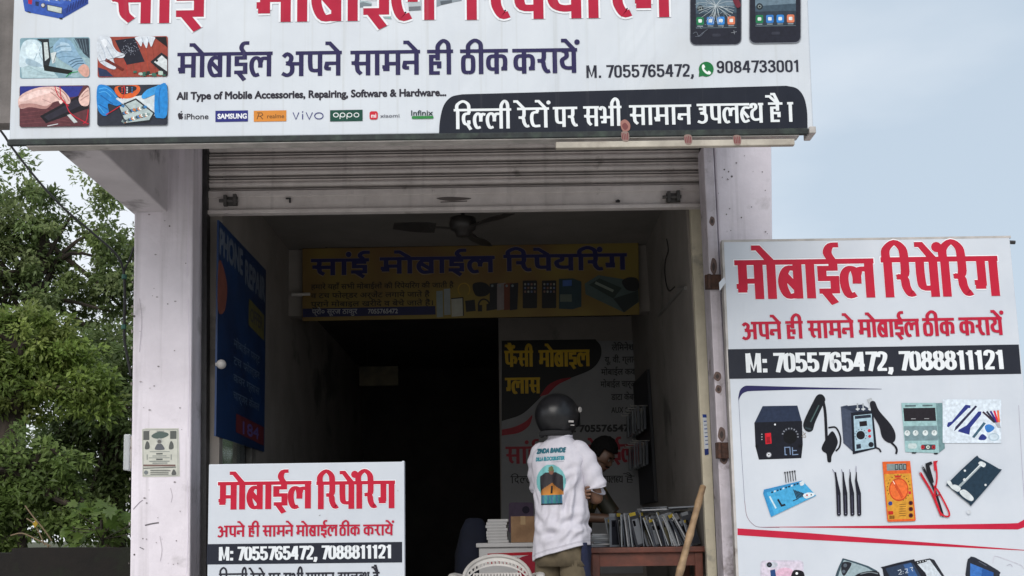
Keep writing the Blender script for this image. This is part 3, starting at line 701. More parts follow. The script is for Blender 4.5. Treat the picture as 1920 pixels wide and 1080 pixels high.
k.poly([(208, 220), (275, 220), (286, 330), (272, 385), (245, 380), (235, 240)], (34, 40, 46)); k.poly([(246, 240), (268, 238), (277, 325), (254, 345)], (196, 206, 206)); k.line([(270, 280), (320, 250)], 4, (70, 80, 86)); k.poly([(246, 366), (410, 398), (398, 420), (250, 398)], (22, 26, 26))
k.blob([(300, 262), (345, 216), (400, 232), (440, 300), (486, 366), (440, 396), (385, 366), (330, 330), (310, 300)], (138, 172, 196)); k.blob([(340, 240), (390, 250), (400, 290), (350, 290)], (166, 194, 212))
k.blob([(150, 330), (200, 345), (240, 372), (200, 376), (150, 360)], (160, 184, 198)); k.line([(232, 262), (222, 300), (240, 340)], 4, (150, 176, 190), True); k.line([(180, 238), (210, 262), (226, 300)], 3, (224, 236, 242), True)
for q in ([(310, 280), (350, 262), (396, 262)], [(318, 306), (360, 290), (410, 292)], [(330, 326), (370, 318), (420, 322)]): k.line(q, 4, (104, 138, 164), True)
for q in ([(316, 268), (352, 250), (390, 250)], [(322, 294), (362, 277), (404, 278)]): k.line(q, 4, (182, 206, 220), True)
k.poly([(286, 300), (318, 292), (312, 350), (296, 360)], (206, 214, 214)); k.line([(318, 300), (304, 352)], 3, (60, 70, 76)); k.blob([(446, 400), (470, 384), (482, 410), (470, 430)], (232, 190, 174))
for j in range(3): k.line([(386 + j * 10, 352 + j * 14), (420 + j * 10, 335 + j * 12), (462 + j * 6, 330 + j * 14)], 5, (70, 100, 124), True)
k.blob([(440, 395), (470, 362), (500, 380), (502, 425), (476, 433)], (208, 160, 146)); k.line([(372, 434), (400, 412), (440, 404)], 4, (40, 150, 84), True)
k.up()
R(550, 207, 945, 434, (150, 66, 54))
for j in range(8): k.line([(600 + j * 42, 210), (640 + j * 40, 432)], 3, (128 + (j % 3) * 22, 52 + (j % 2) * 16, 44))
k.poly([(552, 380), (600, 395), (640, 432), (560, 432)], (38, 52, 84)); k.poly([(866, 210), (936, 209), (943, 268)], (22, 22, 28))
k.poly([(648, 228), (758, 214), (815, 348), (714, 366)], (28, 30, 44))
for j in range(46):
    a, r_ = rnd.random() * 6.3, rnd.random() ** .7 * 55; X, Y_ = 735 + r_ * math.cos(a), 272 + r_ * math.sin(a) * .9; k.line([(X, Y_), (X + rnd.uniform(-9, 9), Y_ + rnd.uniform(-9, 9))], 1.8, (150, 156, 172))
k.blob([(552, 214), (618, 210), (640, 262), (664, 292), (704, 308), (690, 328), (640, 330), (655, 382), (636, 392), (590, 372), (552, 330)], (206, 212, 220)); k.line([(590, 240), (620, 300), (640, 330)], 5, (166, 176, 190), True)
for q in ([(566, 250), (590, 300), (596, 350)], [(606, 226), (636, 270), (660, 300)], [(560, 310), (580, 350), (600, 376)], [(612, 342), (632, 360), (640, 380)]): k.line(q, 4, (176, 186, 200), True)
k.blob([(572, 232), (598, 224), (606, 250), (590, 270)], (228, 232, 238)); k.poly([(600, 330), (700, 390), (690, 400), (590, 345)], (104, 40, 34)); k.line([(560, 350), (640, 330), (706, 308)], 3, (120, 120, 126))
k.blob([(765, 211), (868, 209), (866, 236), (852, 266), (838, 236), (826, 274), (806, 238), (796, 264), (778, 240)], (214, 220, 228)); k.line([(800, 214), (812, 250)], 3, (160, 170, 184)); k.line([(832, 212), (840, 240)], 3, (160, 170, 184))
k.poly([(848, 350), (910, 298), (944, 322), (944, 424), (936, 432)], (34, 34, 40)); k.poly([(868, 352), (912, 314), (942, 340), (942, 404)], (206, 212, 214)); k.disc(884, 344, 7, (30, 30, 34))
for j in range(14): k.poly([(752 + (j * 37) % 170, 402 + (j * 13) % 24), (770 + (j * 37) % 170, 400 + (j * 13) % 24), (772 + (j * 37) % 170, 412 + (j * 13) % 20), (752 + (j * 37) % 170, 414 + (j * 13) % 20)], ((58, 104, 88), (180, 200, 190), (30, 56, 50))[j % 3])
R(113, 485, 505, 715, (92, 52, 58)); k.poly([(116, 488), (470, 488), (440, 545), (300, 560), (116, 560)], (42, 52, 132)); k.poly([(280, 486), (330, 486), (350, 560), (300, 560)], (30, 34, 84))
for j in range(5): k.line([(116, 620 + j * 20), (260, 600 + j * 22), (400, 640 + j * 16)], 3, (112, 64, 68))
k.poly([(228, 656), (440, 542), (500, 578), (502, 612), (262, 696)], (26, 24, 32)); k.poly([(250, 660), (430, 562), (470, 590), (276, 682)], (44, 42, 54))
k.blob([(114, 545), (200, 500), (290, 490), (345, 500), (396, 556), (390, 588), (340, 572), (300, 580), (260, 616), (180, 604), (114, 612)], (220, 184, 176)); k.line([(290, 500), (330, 540), (352, 575)], 4, (176, 132, 128), True); k.line([(240, 560), (290, 580)], 5, (190, 150, 146)); k.blob([(446, 556), (480, 510), (503, 500), (503, 590), (462, 596)], (222, 186, 176))
k.blob([(116, 590), (190, 585), (260, 600), (300, 578), (260, 616), (180, 606), (116, 612)], (176, 132, 126)); k.blob([(116, 556), (200, 515), (280, 505), (300, 520), (220, 545), (130, 575)], (236, 206, 200))
for q in ([(286, 520), (322, 548), (346, 574)], [(306, 506), (348, 536), (374, 580)], [(322, 498), (368, 530), (392, 572)]): k.line(q, 3.4, (160, 112, 106), True)
for q in ([(296, 512), (336, 542), (356, 570)], [(316, 500), (360, 532), (380, 572)]): k.line(q, 4, (238, 208, 200), True)
k.blob([(334, 572), (346, 566), (356, 578), (344, 588)], (240, 214, 206)); k.line([(462, 548), (482, 522), (500, 512)], 3.4, (166, 118, 112), True); k.line([(456, 568), (484, 548), (502, 540)], 3.4, (166, 118, 112), True)
for q in ([(312, 490), (330, 540), (370, 580), (400, 640), (480, 690), (502, 700)], [(340, 490), (350, 560), (390, 600)], [(500, 620), (490, 680), (470, 700)]): k.line(q, 5, (196, 36, 56), True)
k.poly([(380, 650), (400, 645), (440, 690), (420, 696)], (190, 196, 196)); k.line([(330, 700), (270, 712)], 5, (200, 200, 204))
R(550, 481, 945, 708, (44, 48, 60)); k.poly([(660, 560), (800, 540), (890, 500), (880, 650), (700, 700)], (204, 212, 216))
k.blob([(652, 492), (720, 484), (780, 484), (790, 515), (750, 552), (690, 556), (655, 530)], (214, 96, 46)); k.blob([(672, 490), (760, 488), (765, 512), (700, 535), (676, 520)], (40, 40, 48)); k.line([(700, 486), (706, 520), (690, 560)], 5, (206, 40, 44), True)
for j in range(9): k.disc(690 + (j % 3) * 28, 497 + (j // 3) * 13, 5, ((190, 60, 50), (200, 200, 204), (60, 110, 160))[j % 3], n=8)
k.poly([(664, 600), (768, 556), (876, 640), (846, 690), (704, 706)], (34, 38, 44)); k.poly([(676, 604), (766, 566), (864, 640), (842, 678), (710, 694)], (176, 190, 190))
for j in range(40):
    X, Y_ = 690 + (j * 53) % 150, 590 + (j * 29) % 90
    if X + 2 * abs(Y_ - 630) < 900: k.poly([(X, Y_), (X + 16, Y_ + 6), (X + 10, Y_ + 20), (X - 6, Y_ + 13)], ((60, 120, 170), (232, 234, 230), (60, 70, 80), (190, 120, 70), (130, 150, 150))[j % 5])
k.blob([(552, 492), (600, 484), (640, 512), (672, 560), (690, 584), (660, 600), (612, 588), (616, 640), (586, 656), (552, 610)], (36, 126, 198)); k.line([(570, 540), (640, 590)], 5, (24, 92, 158))
for q in ([(562, 505), (600, 500), (640, 530), (668, 566)], [(560, 525), (596, 520), (630, 548)]): k.line(q, 4, (84, 170, 228), True)
for q in ([(884, 540), (886, 600), (882, 640)], [(922, 500), (918, 570), (924, 640)]): k.line(q, 5, (92, 178, 232), True)
k.line([(912, 540), (940, 530)], 4, (22, 92, 158)); k.line([(908, 590), (940, 584)], 4, (22, 92, 158)); k.line([(556, 596), (590, 640)], 4, (84, 170, 228)); k.line([(560, 590), (610, 620)], 5, (24, 92, 158))
k.poly([(655, 560), (668, 552), (704, 580), (700, 592)], (206, 210, 214)); k.line([(700, 584), (740, 630)], 4, (40, 40, 46)); k.line([(600, 650), (650, 620), (680, 600)], 5, (190, 40, 50), True)
k.blob([(800, 545), (830, 510), (880, 490), (900, 483), (900, 520), (850, 545), (812, 560)], (60, 150, 214)); k.blob([(876, 520), (900, 484), (942, 484), (943, 650), (900, 668), (874, 650)], (38, 132, 204)); k.line([(905, 500), (898, 560), (900, 640)], 5, (26, 100, 168), True)
k.build('repair_photo', M_photo, ms)
k = Ink(pm); k.tf = (0, 0, 3)   # blue soldering station at the top left corner
k.poly([(128, -60), (130, 5), (140, 62), (150, 68), (342, 106), (360, 100), (496, 22), (498, -60)], (52, 86, 170)); k.poly([(345, 60), (496, -20), (497, 20), (358, 98)], (40, 66, 140)); k.poly([(140, -10), (200, 0), (345, 25), (400, -20), (400, -60), (140, -60)], (70, 106, 190))
k.poly([(262, 24), (352, 42), (350, 80), (264, 62)], (60, 74, 100)); k.poly([(268, 29), (348, 46), (346, 75), (270, 58)], (190, 198, 190)); k.poly([(158, -4), (182, 0), (180, 26), (160, 22)], (176, 36, 60)); k.poly([(200, 8), (220, 12), (218, 36), (200, 32)], (36, 46, 84)); k.disc(244, 32, 14, (70, 70, 84)); k.disc(242, 30, 9, (190, 190, 194))
for j in range(8): k.line([(376 + j * 15, 74 - j * 8), (386 + j * 15, 28 - j * 8)], 5, (26, 42, 104))
for j in range(12): k.poly([(220 + j * 15, -20 + (j % 3) * 8), (232 + j * 15, -20), (234 + j * 15, -2 + (j % 4) * 4), (222 + j * 15, 2)], ((200, 206, 196), (90, 100, 110), (150, 160, 170))[j % 3])
k.poly([(155, 64), (175, 68), (172, 74), (158, 70)], (30, 34, 50)); k.poly([(334, 100), (354, 102), (350, 110), (336, 108)], (30, 34, 50)); k.build('soldering_station_picture', M_photo, ms)
k = Ink(pm); k.tf = (1080, 0, 3.856)   # the two phones, the left one cracked
for ox, oy, crack in ((0, 0, 1), (428, -12, 0)):
    k.tf = (1080 + ox / 3.856, oy / 3.856, 3.856)
    k.rrect(822, -260, 1198, 330, 44, (120, 124, 132)); k.rrect(828, -260, 1192, 323, 40, (34, 36, 48)); k.poly([(866, -250), (1160, -254), (1160, 190), (866, 200)], (64, 82, 96)); k.poly([(866, -250), (1160, -254), (1160, 40), (866, 60)], (104, 124, 138)); k.poly([(866, 100), (1160, 92), (1160, 190), (866, 200)], (46, 58, 70))
    k.disc(898, 62, 24, (38, 46, 52)); k.disc(898, 62, 13, (130, 140, 140)); k.disc(898, 62, 7, (20, 24, 28))
    for j, c in enumerate(((34, 118, 76), (56, 120, 190), (52, 130, 204), (208, 120, 88))):
        X = 870 + j * 75; k.rrect(X, 124 - j * 1.2, X + 54, 182 - j * 1.2, 10, c); k.rrect(X + 14, 140 - j, X + 40, 164 - j, 5, (224, 230, 228)); k.rrect(X + 6, 188 - j, X + 48, 193 - j, 2, (160, 170, 176), 0)
    k.rrect(866, 199, 1160, 205, 2, (90, 104, 112)); k.rrect(985, 245, 1045, 266, 6, (52, 54, 66))
    if crack:
        for j in range(26):
            a = rnd.uniform(.05, 3.1) if j < 18 else rnd.uniform(3.2, 6.2); X, Y_ = 1010, 40; q = [(X, Y_)]
            for s_ in range(4): a += rnd.uniform(-.25, .25); X += 34 * math.cos(a); Y_ += 34 * math.sin(a); q.append((min(max(X, 868), 1158), min(max(Y_, -100), 196)))
            k.line(q, 2.2, (196, 206, 210))
        for j in range(24): X, Y_ = rnd.uniform(870, 1156), rnd.uniform(0, 190); k.line([(X, Y_), (X + rnd.uniform(-30, 30), Y_ + rnd.uniform(-24, 24))], 1.8, (170, 182, 188))
        k.line([(845, 245), (870, 235), (885, 262), (915, 240), (950, 215)], 4, (104, 110, 122), True); k.line([(860, 268), (900, 262), (930, 228)], 3, (104, 110, 122), True); k.line([(1120, 240), (1160, 232)], 3, (150, 154, 162)); k.line([(1140, 220), (1144, 250)], 3, (150, 154, 162))
        k.blob([(1130, -20), (1162, -20), (1190, 40), (1165, 60), (1138, 20)], (110, 40, 54))
k.build('phone_picture', M_photo, ms)

# ------------------------------------------------------------------ tall sign on the right pillar
LEAN = math.radians(4.5)
o_ = at(1620, 448, -.12)
pr = Plane(o_, (1, 0, 0), (0, math.sin(LEAN), math.cos(LEAN)))
rs = thing('tall_sign', 'tall white board of repair tools pictures leaning on right pillar', 'sign', at(1620, 1240, -.3))
board(pr, [(1355, 452), (1893, 444), (1976, 1300), (1393, 1300)], 'board', M_flex2, rs, .06)
q = [pr.P(*pr.px(*c), .001) for c in ((1353, 450), (1895, 442), (1895.5, 446), (1353.5, 454))]
b = MB(); b.prism(q, -pr.n * .064); b.build('frame_edge', M_steel, rs)
q = [pr.P(*pr.px(*c), .001) for c in ((1353, 452), (1357, 452), (1395, 1300), (1390, 1300))]
b = MB(); b.prism(q, -pr.n * .064); b.build('frame_edge', M_steel, rs)
b = MB(); c = pr.P(*pr.px(1893, 451), -.03); b.tube([c, c + Vector((.045, 0, -.002))], .012); b.build('pipe_stub', M_iron, rs)
def mobile_heading(k, ws1, l1, r1, ws2, l2, r2, g):
    k.words(ws1, l1, r1, (238, 240, 244), grow=g); k.words(ws1, l1, r1, (186, 26, 54), wv=.235, wh=.13)
    k.words(ws2, l2, r2, (182, 26, 56), wv=.2, wh=.15)
def two(t, *xs): return [(a, x0, x1) for a, (x0, x1) in zip(t.split(), xs)]
T1, T2 = 'मोबाईल रिपेंरिग', 'अपने ही सामने मोबाईल ठीक करायें'
k = Ink(pr)
mobile_heading(k, two(T1, (1380, 1643), (1656, 1877)), (1380, 489, 561.5), (1877, 479, 555), two(T2, (1392, 1466), (1474, 1507), (1515, 1602), (1610, 1725), (1731, 1791), (1799, 1881)), (1392, 604, 637), (1881, 594, 628), .012)
k.build('red_heading', M_ink2, rs)
k = Ink(pr); k.poly([(1364.5, 655), (1910, 646), (1914.5, 701), (1367, 710.5)], (34, 37, 48)); k.build('black_band', M_ink2, rs)
k = Ink(pr, .0022); k.word('M: 7055765472, 7088811121', 1398, 1885, 659.5, 695.5, (228, 231, 234), wv=.24, wh=.15); k.build('phone_lettering', M_ink2, rs)
k = Ink(pr); k.tf = (1370, 700, 2.842)
NAVY = (36, 34, 84)
k.poly(sm2([(40, 130), (50, 90), (75, 68), (110, 66)], 5) + [(400, 74), (804, 83), (804, 85), (400, 86), (120, 94)] + sm2([(90, 96), (66, 106), (50, 126), (42, 150)], 4), NAVY)
k.line([(42, 130), (56, 400), (74, 680)], 1.6, (90, 88, 120)); k.line([(74, 680), (86, 760), (120, 806), (160, 820), (260, 821)], 2, (120, 70, 90), True)
k.poly([(150, 819), (800, 812), (1480, 800), (1530, 798), (1580, 770), (1580, 815), (1530, 832), (1000, 828), (600, 824)], (186, 26, 58)); k.line([(1534, 170), (1552, 500), (1572, 770)], 1.6, (150, 140, 160))
k.poly([(36, 826), (400, 850), (900, 890), (1580, 942), (1580, 945), (900, 911), (400, 886), (36, 862)], (186, 26, 58))
k.build('red_and_navy_swoosh', M_ink2, rs)
# tool pictures
k = Ink(pr); k.tf = (1370, 700, 2.842)
k.poly([(128, 262), (170, 175), (355, 172), (378, 255)], (40, 50, 72)); k.poly([(126, 262), (380, 254), (384, 380), (376, 452), (150, 460), (132, 390)], (22, 24, 34)); k.poly([(182, 320), (214, 317), (218, 374), (186, 378)], (196, 30, 44)); k.poly([(190, 340), (208, 338), (212, 370), (192, 372)], (150, 20, 34)); k.disc(236, 273, 5, (220, 222, 226)); k.disc(203, 434, 14, (150, 152, 160)); k.disc(203, 434, 9, (220, 222, 226)); k.disc(203, 434, 4, (20, 20, 26))
k.disc(316, 340, 36, (12, 13, 18)); k.line([(286 + 0, 392), (288, 396), (290, 434), (300, 434)], 5, (120, 140, 170)); k.line([(286, 395), (315, 394), (318, 434)], 5, (120, 140, 170)); k.line([(328, 394), (330, 434), (360, 432)], 5, (120, 140, 170)); k.line([(328, 412), (352, 411)], 5, (120, 140, 170))
for j in range(9): a = -2.9 + j * .36; k.poly([(316 + 38 * math.cos(a), 336 + 38 * math.sin(a)), (316 + 46 * math.cos(a), 336 + 46 * math.sin(a)), (316 + 46 * math.cos(a + .17), 336 + 46 * math.sin(a + .17)), (316 + 38 * math.cos(a + .17), 336 + 38 * math.sin(a + .17))], (130, 134, 144))
for j in range(3): k.disc(166, 325 + j * 14, 3, (180, 184, 190), n=8)
for X in (140, 370): k.disc(X, 388, 9, (14, 15, 20))
k.blob([(388, 290), (392, 250), (440, 150), (462, 116), (488, 114), (504, 140), (490, 172), (450, 260), (436, 304), (410, 312)], (22, 26, 32)); k.line([(396, 290), (430, 300)], 10, (48, 60, 66)); k.line([(425, 260), (470, 170)], 6, (74, 96, 96)); k.line([(488, 130), (502, 200), (508, 300), (512, 400)], 15, (24, 25, 32), True)
k.blob([(486, 390), (520, 330), (545, 310), (570, 360), (560, 400), (538, 440), (534, 472), (516, 470), (510, 430), (490, 415)], (22, 23, 30)); k.line([(520, 290), (560, 290), (584, 340), (580, 390), (560, 415)], 9, (22, 23, 30), True); k.line([(384, 310), (400, 340), (380, 336), (400, 318)], 3, (150, 140, 130), True)
# rework station
k.poly([(586, 178), (620, 170), (664, 212), (664, 430), (600, 372)], (66, 74, 92)); k.poly([(586, 178), (700, 166), (756, 200), (664, 212)], (44, 52, 70)); k.poly([(640, 210), (758, 200), (778, 400), (650, 432)], (24, 28, 40)); k.poly([(654, 226), (750, 216), (764, 396), (662, 414)], (164, 190, 204)); k.poly([(660, 228), (746, 220), (747, 236), (661, 244)], (40, 46, 60)); k.poly([(684, 258), (724, 253), (727, 280), (687, 284)], (30, 22, 28)); k.disc(692, 330, 23, (24, 24, 30)); k.disc(738, 306, 9, (190, 40, 54)); k.disc(740, 336, 8, (190, 40, 54)); k.poly([(668, 380), (692, 376), (694, 400), (670, 404)], (40, 46, 60)); k.disc(747, 380, 14, (28, 30, 38))
for j in range(10): a = -3.9 + j * .5; k.disc(692 + 31 * math.cos(a), 330 + 31 * math.sin(a), 2.6, (40, 60, 80), n=6)
for X in (676, 706, 742): k.line([(X, 200), (X - 2, 160)], 7, (170, 176, 182)); k.line([(X - 10, 192), (X + 10, 190)], 8, (196, 200, 204))
k.line([(736, 136), (748, 160)], 26, (176, 180, 184)); k.blob([(740, 160), (766, 150), (790, 200), (850, 270), (876, 320), (872, 362), (840, 370), (806, 340), (790, 280), (756, 220)], (28, 28, 36)); k.line([(850, 365), (876, 390), (884, 410), (880, 430)], 11, (28, 28, 36), True); k.line([(772, 396), (790, 404), (800, 420)], 9, (36, 36, 44), True)
# power supply
k.poly([(1090, 160), (1126, 158), (1140, 400), (1108, 424)], (108, 138, 142)); k.poly([(908, 158), (1092, 158), (1110, 425), (930, 420)], (150, 184, 186)); k.poly([(918, 186), (1088, 184), (1094, 254), (924, 256)], (36, 32, 38)); k.poly([(922, 282), (1098, 280), (1104, 358), (928, 360)], (116, 140, 146)); k.line([(960, 243), (985, 243)], 4, (150, 150, 154)); k.line([(1030, 242), (1056, 242)], 4, (150, 150, 154)); k.text('', 0, 1, 0, 1, NAVY)
for j, X in enumerate((940, 984, 1036, 1084)): k.disc(X, 319 - j * .4, 15, (206, 214, 214)); k.line([(X, 308), (X - 3, 320)], 4, (120, 130, 134))
k.rrect(944, 374, 990, 402, 10, (190, 204, 204)); k.rrect(1014, 380, 1090, 408, 6, (60, 66, 72))
for X, c in ((1022, (190, 40, 50)), (1050, (196, 210, 200)), (1080, (170, 40, 50))): k.disc(X, 394, 10, c); k.disc(X, 394, 4, (30, 30, 34))
k.poly([(928, 170), (985, 169), (985, 178), (928, 179)], (84, 104, 108)); k.poly([(1020, 168), (1074, 168), (1074, 176), (1020, 177)], (90, 110, 112)); k.poly([(962, 420), (990, 421), (984, 428), (966, 428)], (30, 34, 40)); k.poly([(1080, 424), (1104, 424), (1100, 432), (1084, 432)], (30, 34, 40))
# hand tools
BL = (44, 54, 124)
k.rrect(1128, 140, 1440, 372, 4, (210, 220, 230), 0)
k.poly([(1250, 168), (1276, 172), (1276, 186), (1264, 186), (1180, 270), (1160, 288), (1150, 284), (1156, 262), (1176, 258)], BL); k.poly([(1302, 172), (1312, 178), (1206, 296), (1188, 310), (1196, 286)], (46, 46, 74)); k.poly([(1318, 204), (1334, 204), (1332, 222), (1276, 290), (1270, 328), (1208, 310), (1216, 300), (1256, 278)], BL); k.poly([(1346, 260), (1358, 268), (1296, 346), (1284, 340)], (60, 92, 110)); k.blob([(1352, 284), (1376, 272), (1404, 290), (1388, 310), (1364, 314)], (60, 120, 190)); k.blob([(1318, 352), (1338, 324), (1362, 342), (1350, 356)], BL); k.disc(1400, 340, 30, (176, 194, 206), 22); k.disc(1400, 340, 22, (196, 210, 220), 15)
for j, c in enumerate(((58, 46, 60), (40, 40, 60), (56, 44, 120), (206, 40, 66), (230, 120, 70))): k.line([(1342 + j * 20, 206 - j * 2), (1404 + j * 6, 262)], 11, c); k.line([(1404 + j * 6, 262), (1424 + j * 3, 292)], 4, (160, 164, 172))
# blue mat
k.poly([(172, 640), (380, 572), (454, 652), (214, 766)], (70, 160, 206)); k.poly([(172, 640), (176, 620), (380, 572), (392, 584)], (54, 134, 186)); k.poly([(172, 640), (190, 634), (232, 752), (214, 766)], (54, 140, 192))
for j in range(5): k.line([(288 + j * 13, 528 - j * 2), (294 + j * 13, 584 - j * 3)], 4, (34, 36, 44)); k.disc(288 + j * 13, 530 - j * 2, 5, (40, 42, 50), n=8)
for j in range(12): X, Y_ = 214 + j * 15, 632 - j * 5; k.poly([(X, Y_), (X + 9, Y_ - 4), (X + 11, Y_ + 5), (X + 2, Y_ + 8)], ((28, 40, 56), (200, 214, 220), (34, 60, 84))[j % 3])
k.line([(206, 656), (240, 720)], 9, (190, 214, 224)); k.line([(250, 672), (270, 706), (290, 700)], 10, (26, 34, 46)); 
for j in range(7): k.line([(334 + j * 8, 620 + j * 3), (352 + j * 7, 668 - j * 2)], 5, (30, 36, 48))
k.line([(330, 680), (360, 668)], 4, (30, 36, 48)); k.blob([(384, 650), (410, 636), (444, 640), (440, 654), (400, 668)], (214, 222, 226)); k.disc(405, 650, 5, (190, 40, 50), n=8); k.disc(428, 648, 4, (40, 44, 50), n=8); k.blob([(366, 584), (386, 572), (390, 592), (372, 600)], (206, 214, 220))
# tweezers
for j, (xt, bend) in enumerate(((540, 22), (588, 12), (632, 2), (666, 0))):
    X = 574 + j * 36
    k.line([(xt, 512 if j < 3 else 495), (xt + bend * .6, 532)], 3, (120, 116, 140)); k.poly([(xt + bend * .5, 528), (xt + bend * .7 + 4, 526), (xt + bend + 6, 570), (X + 10, 640), (X + 12, 752), (X + 6, 760), (X - 6, 760), (X - 10, 752), (X - 14, 640), (xt + bend - 6, 572)], (30, 30, 42)); k.line([(X - 2, 650), (X, 742)], 2.4, (84, 84, 104)); k.disc(X + 1, 748, 3.4, (130, 130, 150), n=8)
# multimeter
k.poly([(806, 472), (954, 468), (984, 782), (978, 788), (838, 792), (832, 786)], (214, 96, 44)); k.poly([(828, 484), (930, 481), (934, 516), (830, 520)], (126, 140, 140)); k.poly([(816, 538), (958, 534), (976, 776), (838, 780)], (206, 146, 52))
for j in range(3): X = 874 + j * 22; k.line([(X, 487), (X + 14, 486), (X + 15, 513), (X + 1, 514), (X, 487)], 3.6, (20, 22, 24))
k.disc(893, 620, 52, (190, 70, 34), 62); k.disc(893, 620, 46, (226, 108, 52), 55); k.line([(866, 578), (914, 664)], 15, (200, 80, 40)); k.line([(862, 574), (872, 592)], 4, (240, 220, 200))
for j in range(18): a = -3.6 + j * .28; k.disc(893 + 60 * math.cos(a), 612 + 70 * math.sin(a), 3, (70, 50, 30), n=6)
for Y_ in (692, 724, 758): k.disc(957, Y_, 12, (100, 34, 34)); k.disc(957, Y_, 6, (24, 20, 22))
k.disc(848, 694, 11, (44, 60, 130)); k.poly([(836, 736), (862, 734), (864, 752), (838, 754)], (190, 40, 36)); k.poly([(944, 630), (958, 629), (959, 644), (945, 645)], (190, 40, 60)); k.poly([(872, 546), (904, 545), (904, 556), (872, 557)], (190, 50, 40))
for j in range(6): k.line([(842, 760 + j * 3), (870, 759 + j * 3)], 1.6, (110, 70, 30)); k.line([(896, 700 + j * 12), (930, 698 + j * 12)], 2, (90, 60, 30))
# probes
k.line([(1006, 530), (1030, 570), (1070, 640), (1120, 760)], 13, (186, 34, 48), True); k.line([(1020, 500), (1052, 560), (1090, 640), (1130, 765)], 12, (30, 30, 36), True); k.line([(1088, 468), (1096, 560), (1084, 650), (1112, 740), (1150, 764), (1160, 740), (1110, 640), (1080, 600)], 9, (196, 36, 50), True); k.poly([(1034, 482), (1066, 470), (1072, 484), (1056, 492), (1080, 580), (1066, 590), (1040, 520)], (28, 28, 34)); k.poly([(1076, 470), (1102, 466), (1090, 486), (1092, 520), (1082, 520)], (186, 34, 48)); k.line([(1016, 490), (1024, 512)], 3, (150, 150, 156)); k.line([(1000, 524), (1008, 540)], 3, (150, 150, 156)); k.line([(1086, 652), (1118, 648)], 7, (150, 24, 38))
# board holder
k.blob([(1296, 450), (1320, 452), (1426, 510), (1428, 530), (1290, 692), (1266, 694), (1160, 604), (1156, 584)], (34, 54, 70), 2); k.line([(1340, 478), (1240, 580), (1196, 622)], 13, (150, 160, 164)); k.line([(1336, 478), (1240, 576)], 4, (214, 220, 222))
for q in ([(1316, 482), (1330, 470), (1356, 484), (1344, 502)], [(1166, 606), (1192, 594), (1222, 612), (1206, 632)], [(1216, 630), (1246, 622), (1290, 664), (1276, 682), (1232, 656)], [(1148, 580), (1164, 572), (1180, 600), (1166, 604)]): k.blob(q, (204, 210, 212)); 
k.disc(1244, 520, 6, (210, 214, 216)); k.disc(1354, 596, 6, (210, 214, 216)); k.disc(1242, 568, 8, (210, 214, 216)); k.blob([(1254, 738), (1270, 728), (1276, 744), (1262, 752)], (196, 200, 206))
k.build('tool_pictures', M_photo, rs)
k = Ink(pr); k.tf = (1370, 700, 2.842)
k.rrect(158, 996, 388, 1300, 22, (196, 190, 204), 0); k.rrect(166, 1004, 380, 1300, 18, (206, 196, 210), 0); k.blob([(190, 1010), (240, 1006), (250, 1024), (230, 1036), (192, 1032)], (186, 190, 200)); k.disc(206, 1020, 14, (30, 30, 36)); k.disc(206, 1020, 7, (70, 74, 92)); k.blob([(240, 1060), (280, 1036), (330, 1050), (340, 1120), (250, 1120)], (214, 176, 196)); k.poly([(210, 1050), (236, 1044), (246, 1110), (216, 1110)], (40, 70, 120)); k.blob([(330, 1056), (370, 1050), (392, 1070), (388, 1130), (320, 1130)], (26, 24, 30)); k.disc(352, 1066, 7, (230, 230, 232))
k.blob([(556, 1084), (590, 1000), (616, 990), (780, 1052), (760, 1130), (556, 1130)], (60, 78, 88), 3); k.blob([(570, 1090), (598, 1008), (620, 1000), (762, 1056), (748, 1130), (566, 1130)], (150, 168, 174), 3); k.blob([(590, 1020), (606, 1004), (644, 1012), (626, 1050), (604, 1080), (590, 1060)], (36, 38, 46), 3); k.disc(610, 1024, 10, (84, 94, 104)); k.disc(602, 1056, 9, (84, 94, 104)); k.blob([(660, 1080), (720, 1056), (790, 1060), (780, 1130), (640, 1130)], (28, 30, 36), 3); k.line([(690, 1070), (740, 1060), (784, 1068)], 5, (120, 130, 136), True)
k.poly([(970, 1004), (1060, 986), (1084, 994), (1150, 1100), (1010, 1110)], (40, 42, 50)); k.poly([(984, 1010), (1060, 994), (1130, 1090), (1020, 1100)], (196, 204, 212)); k.poly([(984, 1006), (1042, 992), (1044, 1004), (990, 1018)], (22, 22, 28)); 
for j in range(4): k.disc(996 + j * 14, 1008 - j * 3.4, 3.5, (190, 196, 200), n=8)
k.blob([(812, 1030), (960, 994), (984, 1006), (1060, 1120), (850, 1130), (808, 1042)], (30, 32, 42), 2); k.poly([(824, 1040), (954, 1006), (974, 1014), (1030, 1110), (866, 1120)], (44, 58, 80)); k.poly([(920, 1020), (960, 1010), (1010, 1110), (960, 1110)], (56, 90, 140)); k.line([(890, 1052), (905, 1046), (908, 1058), (894, 1072), (912, 1070)], 3, (200, 210, 222)); k.line([(926, 1044), (940, 1042), (940, 1054), (930, 1064), (946, 1062)], 3, (200, 210, 222)); k.disc(918, 1056, 2, (200, 210, 222), n=6); k.disc(918, 1066, 2, (200, 210, 222), n=6); k.line([(954, 1036), (968, 1034), (964, 1046), (970, 1054)], 3, (200, 210, 222))
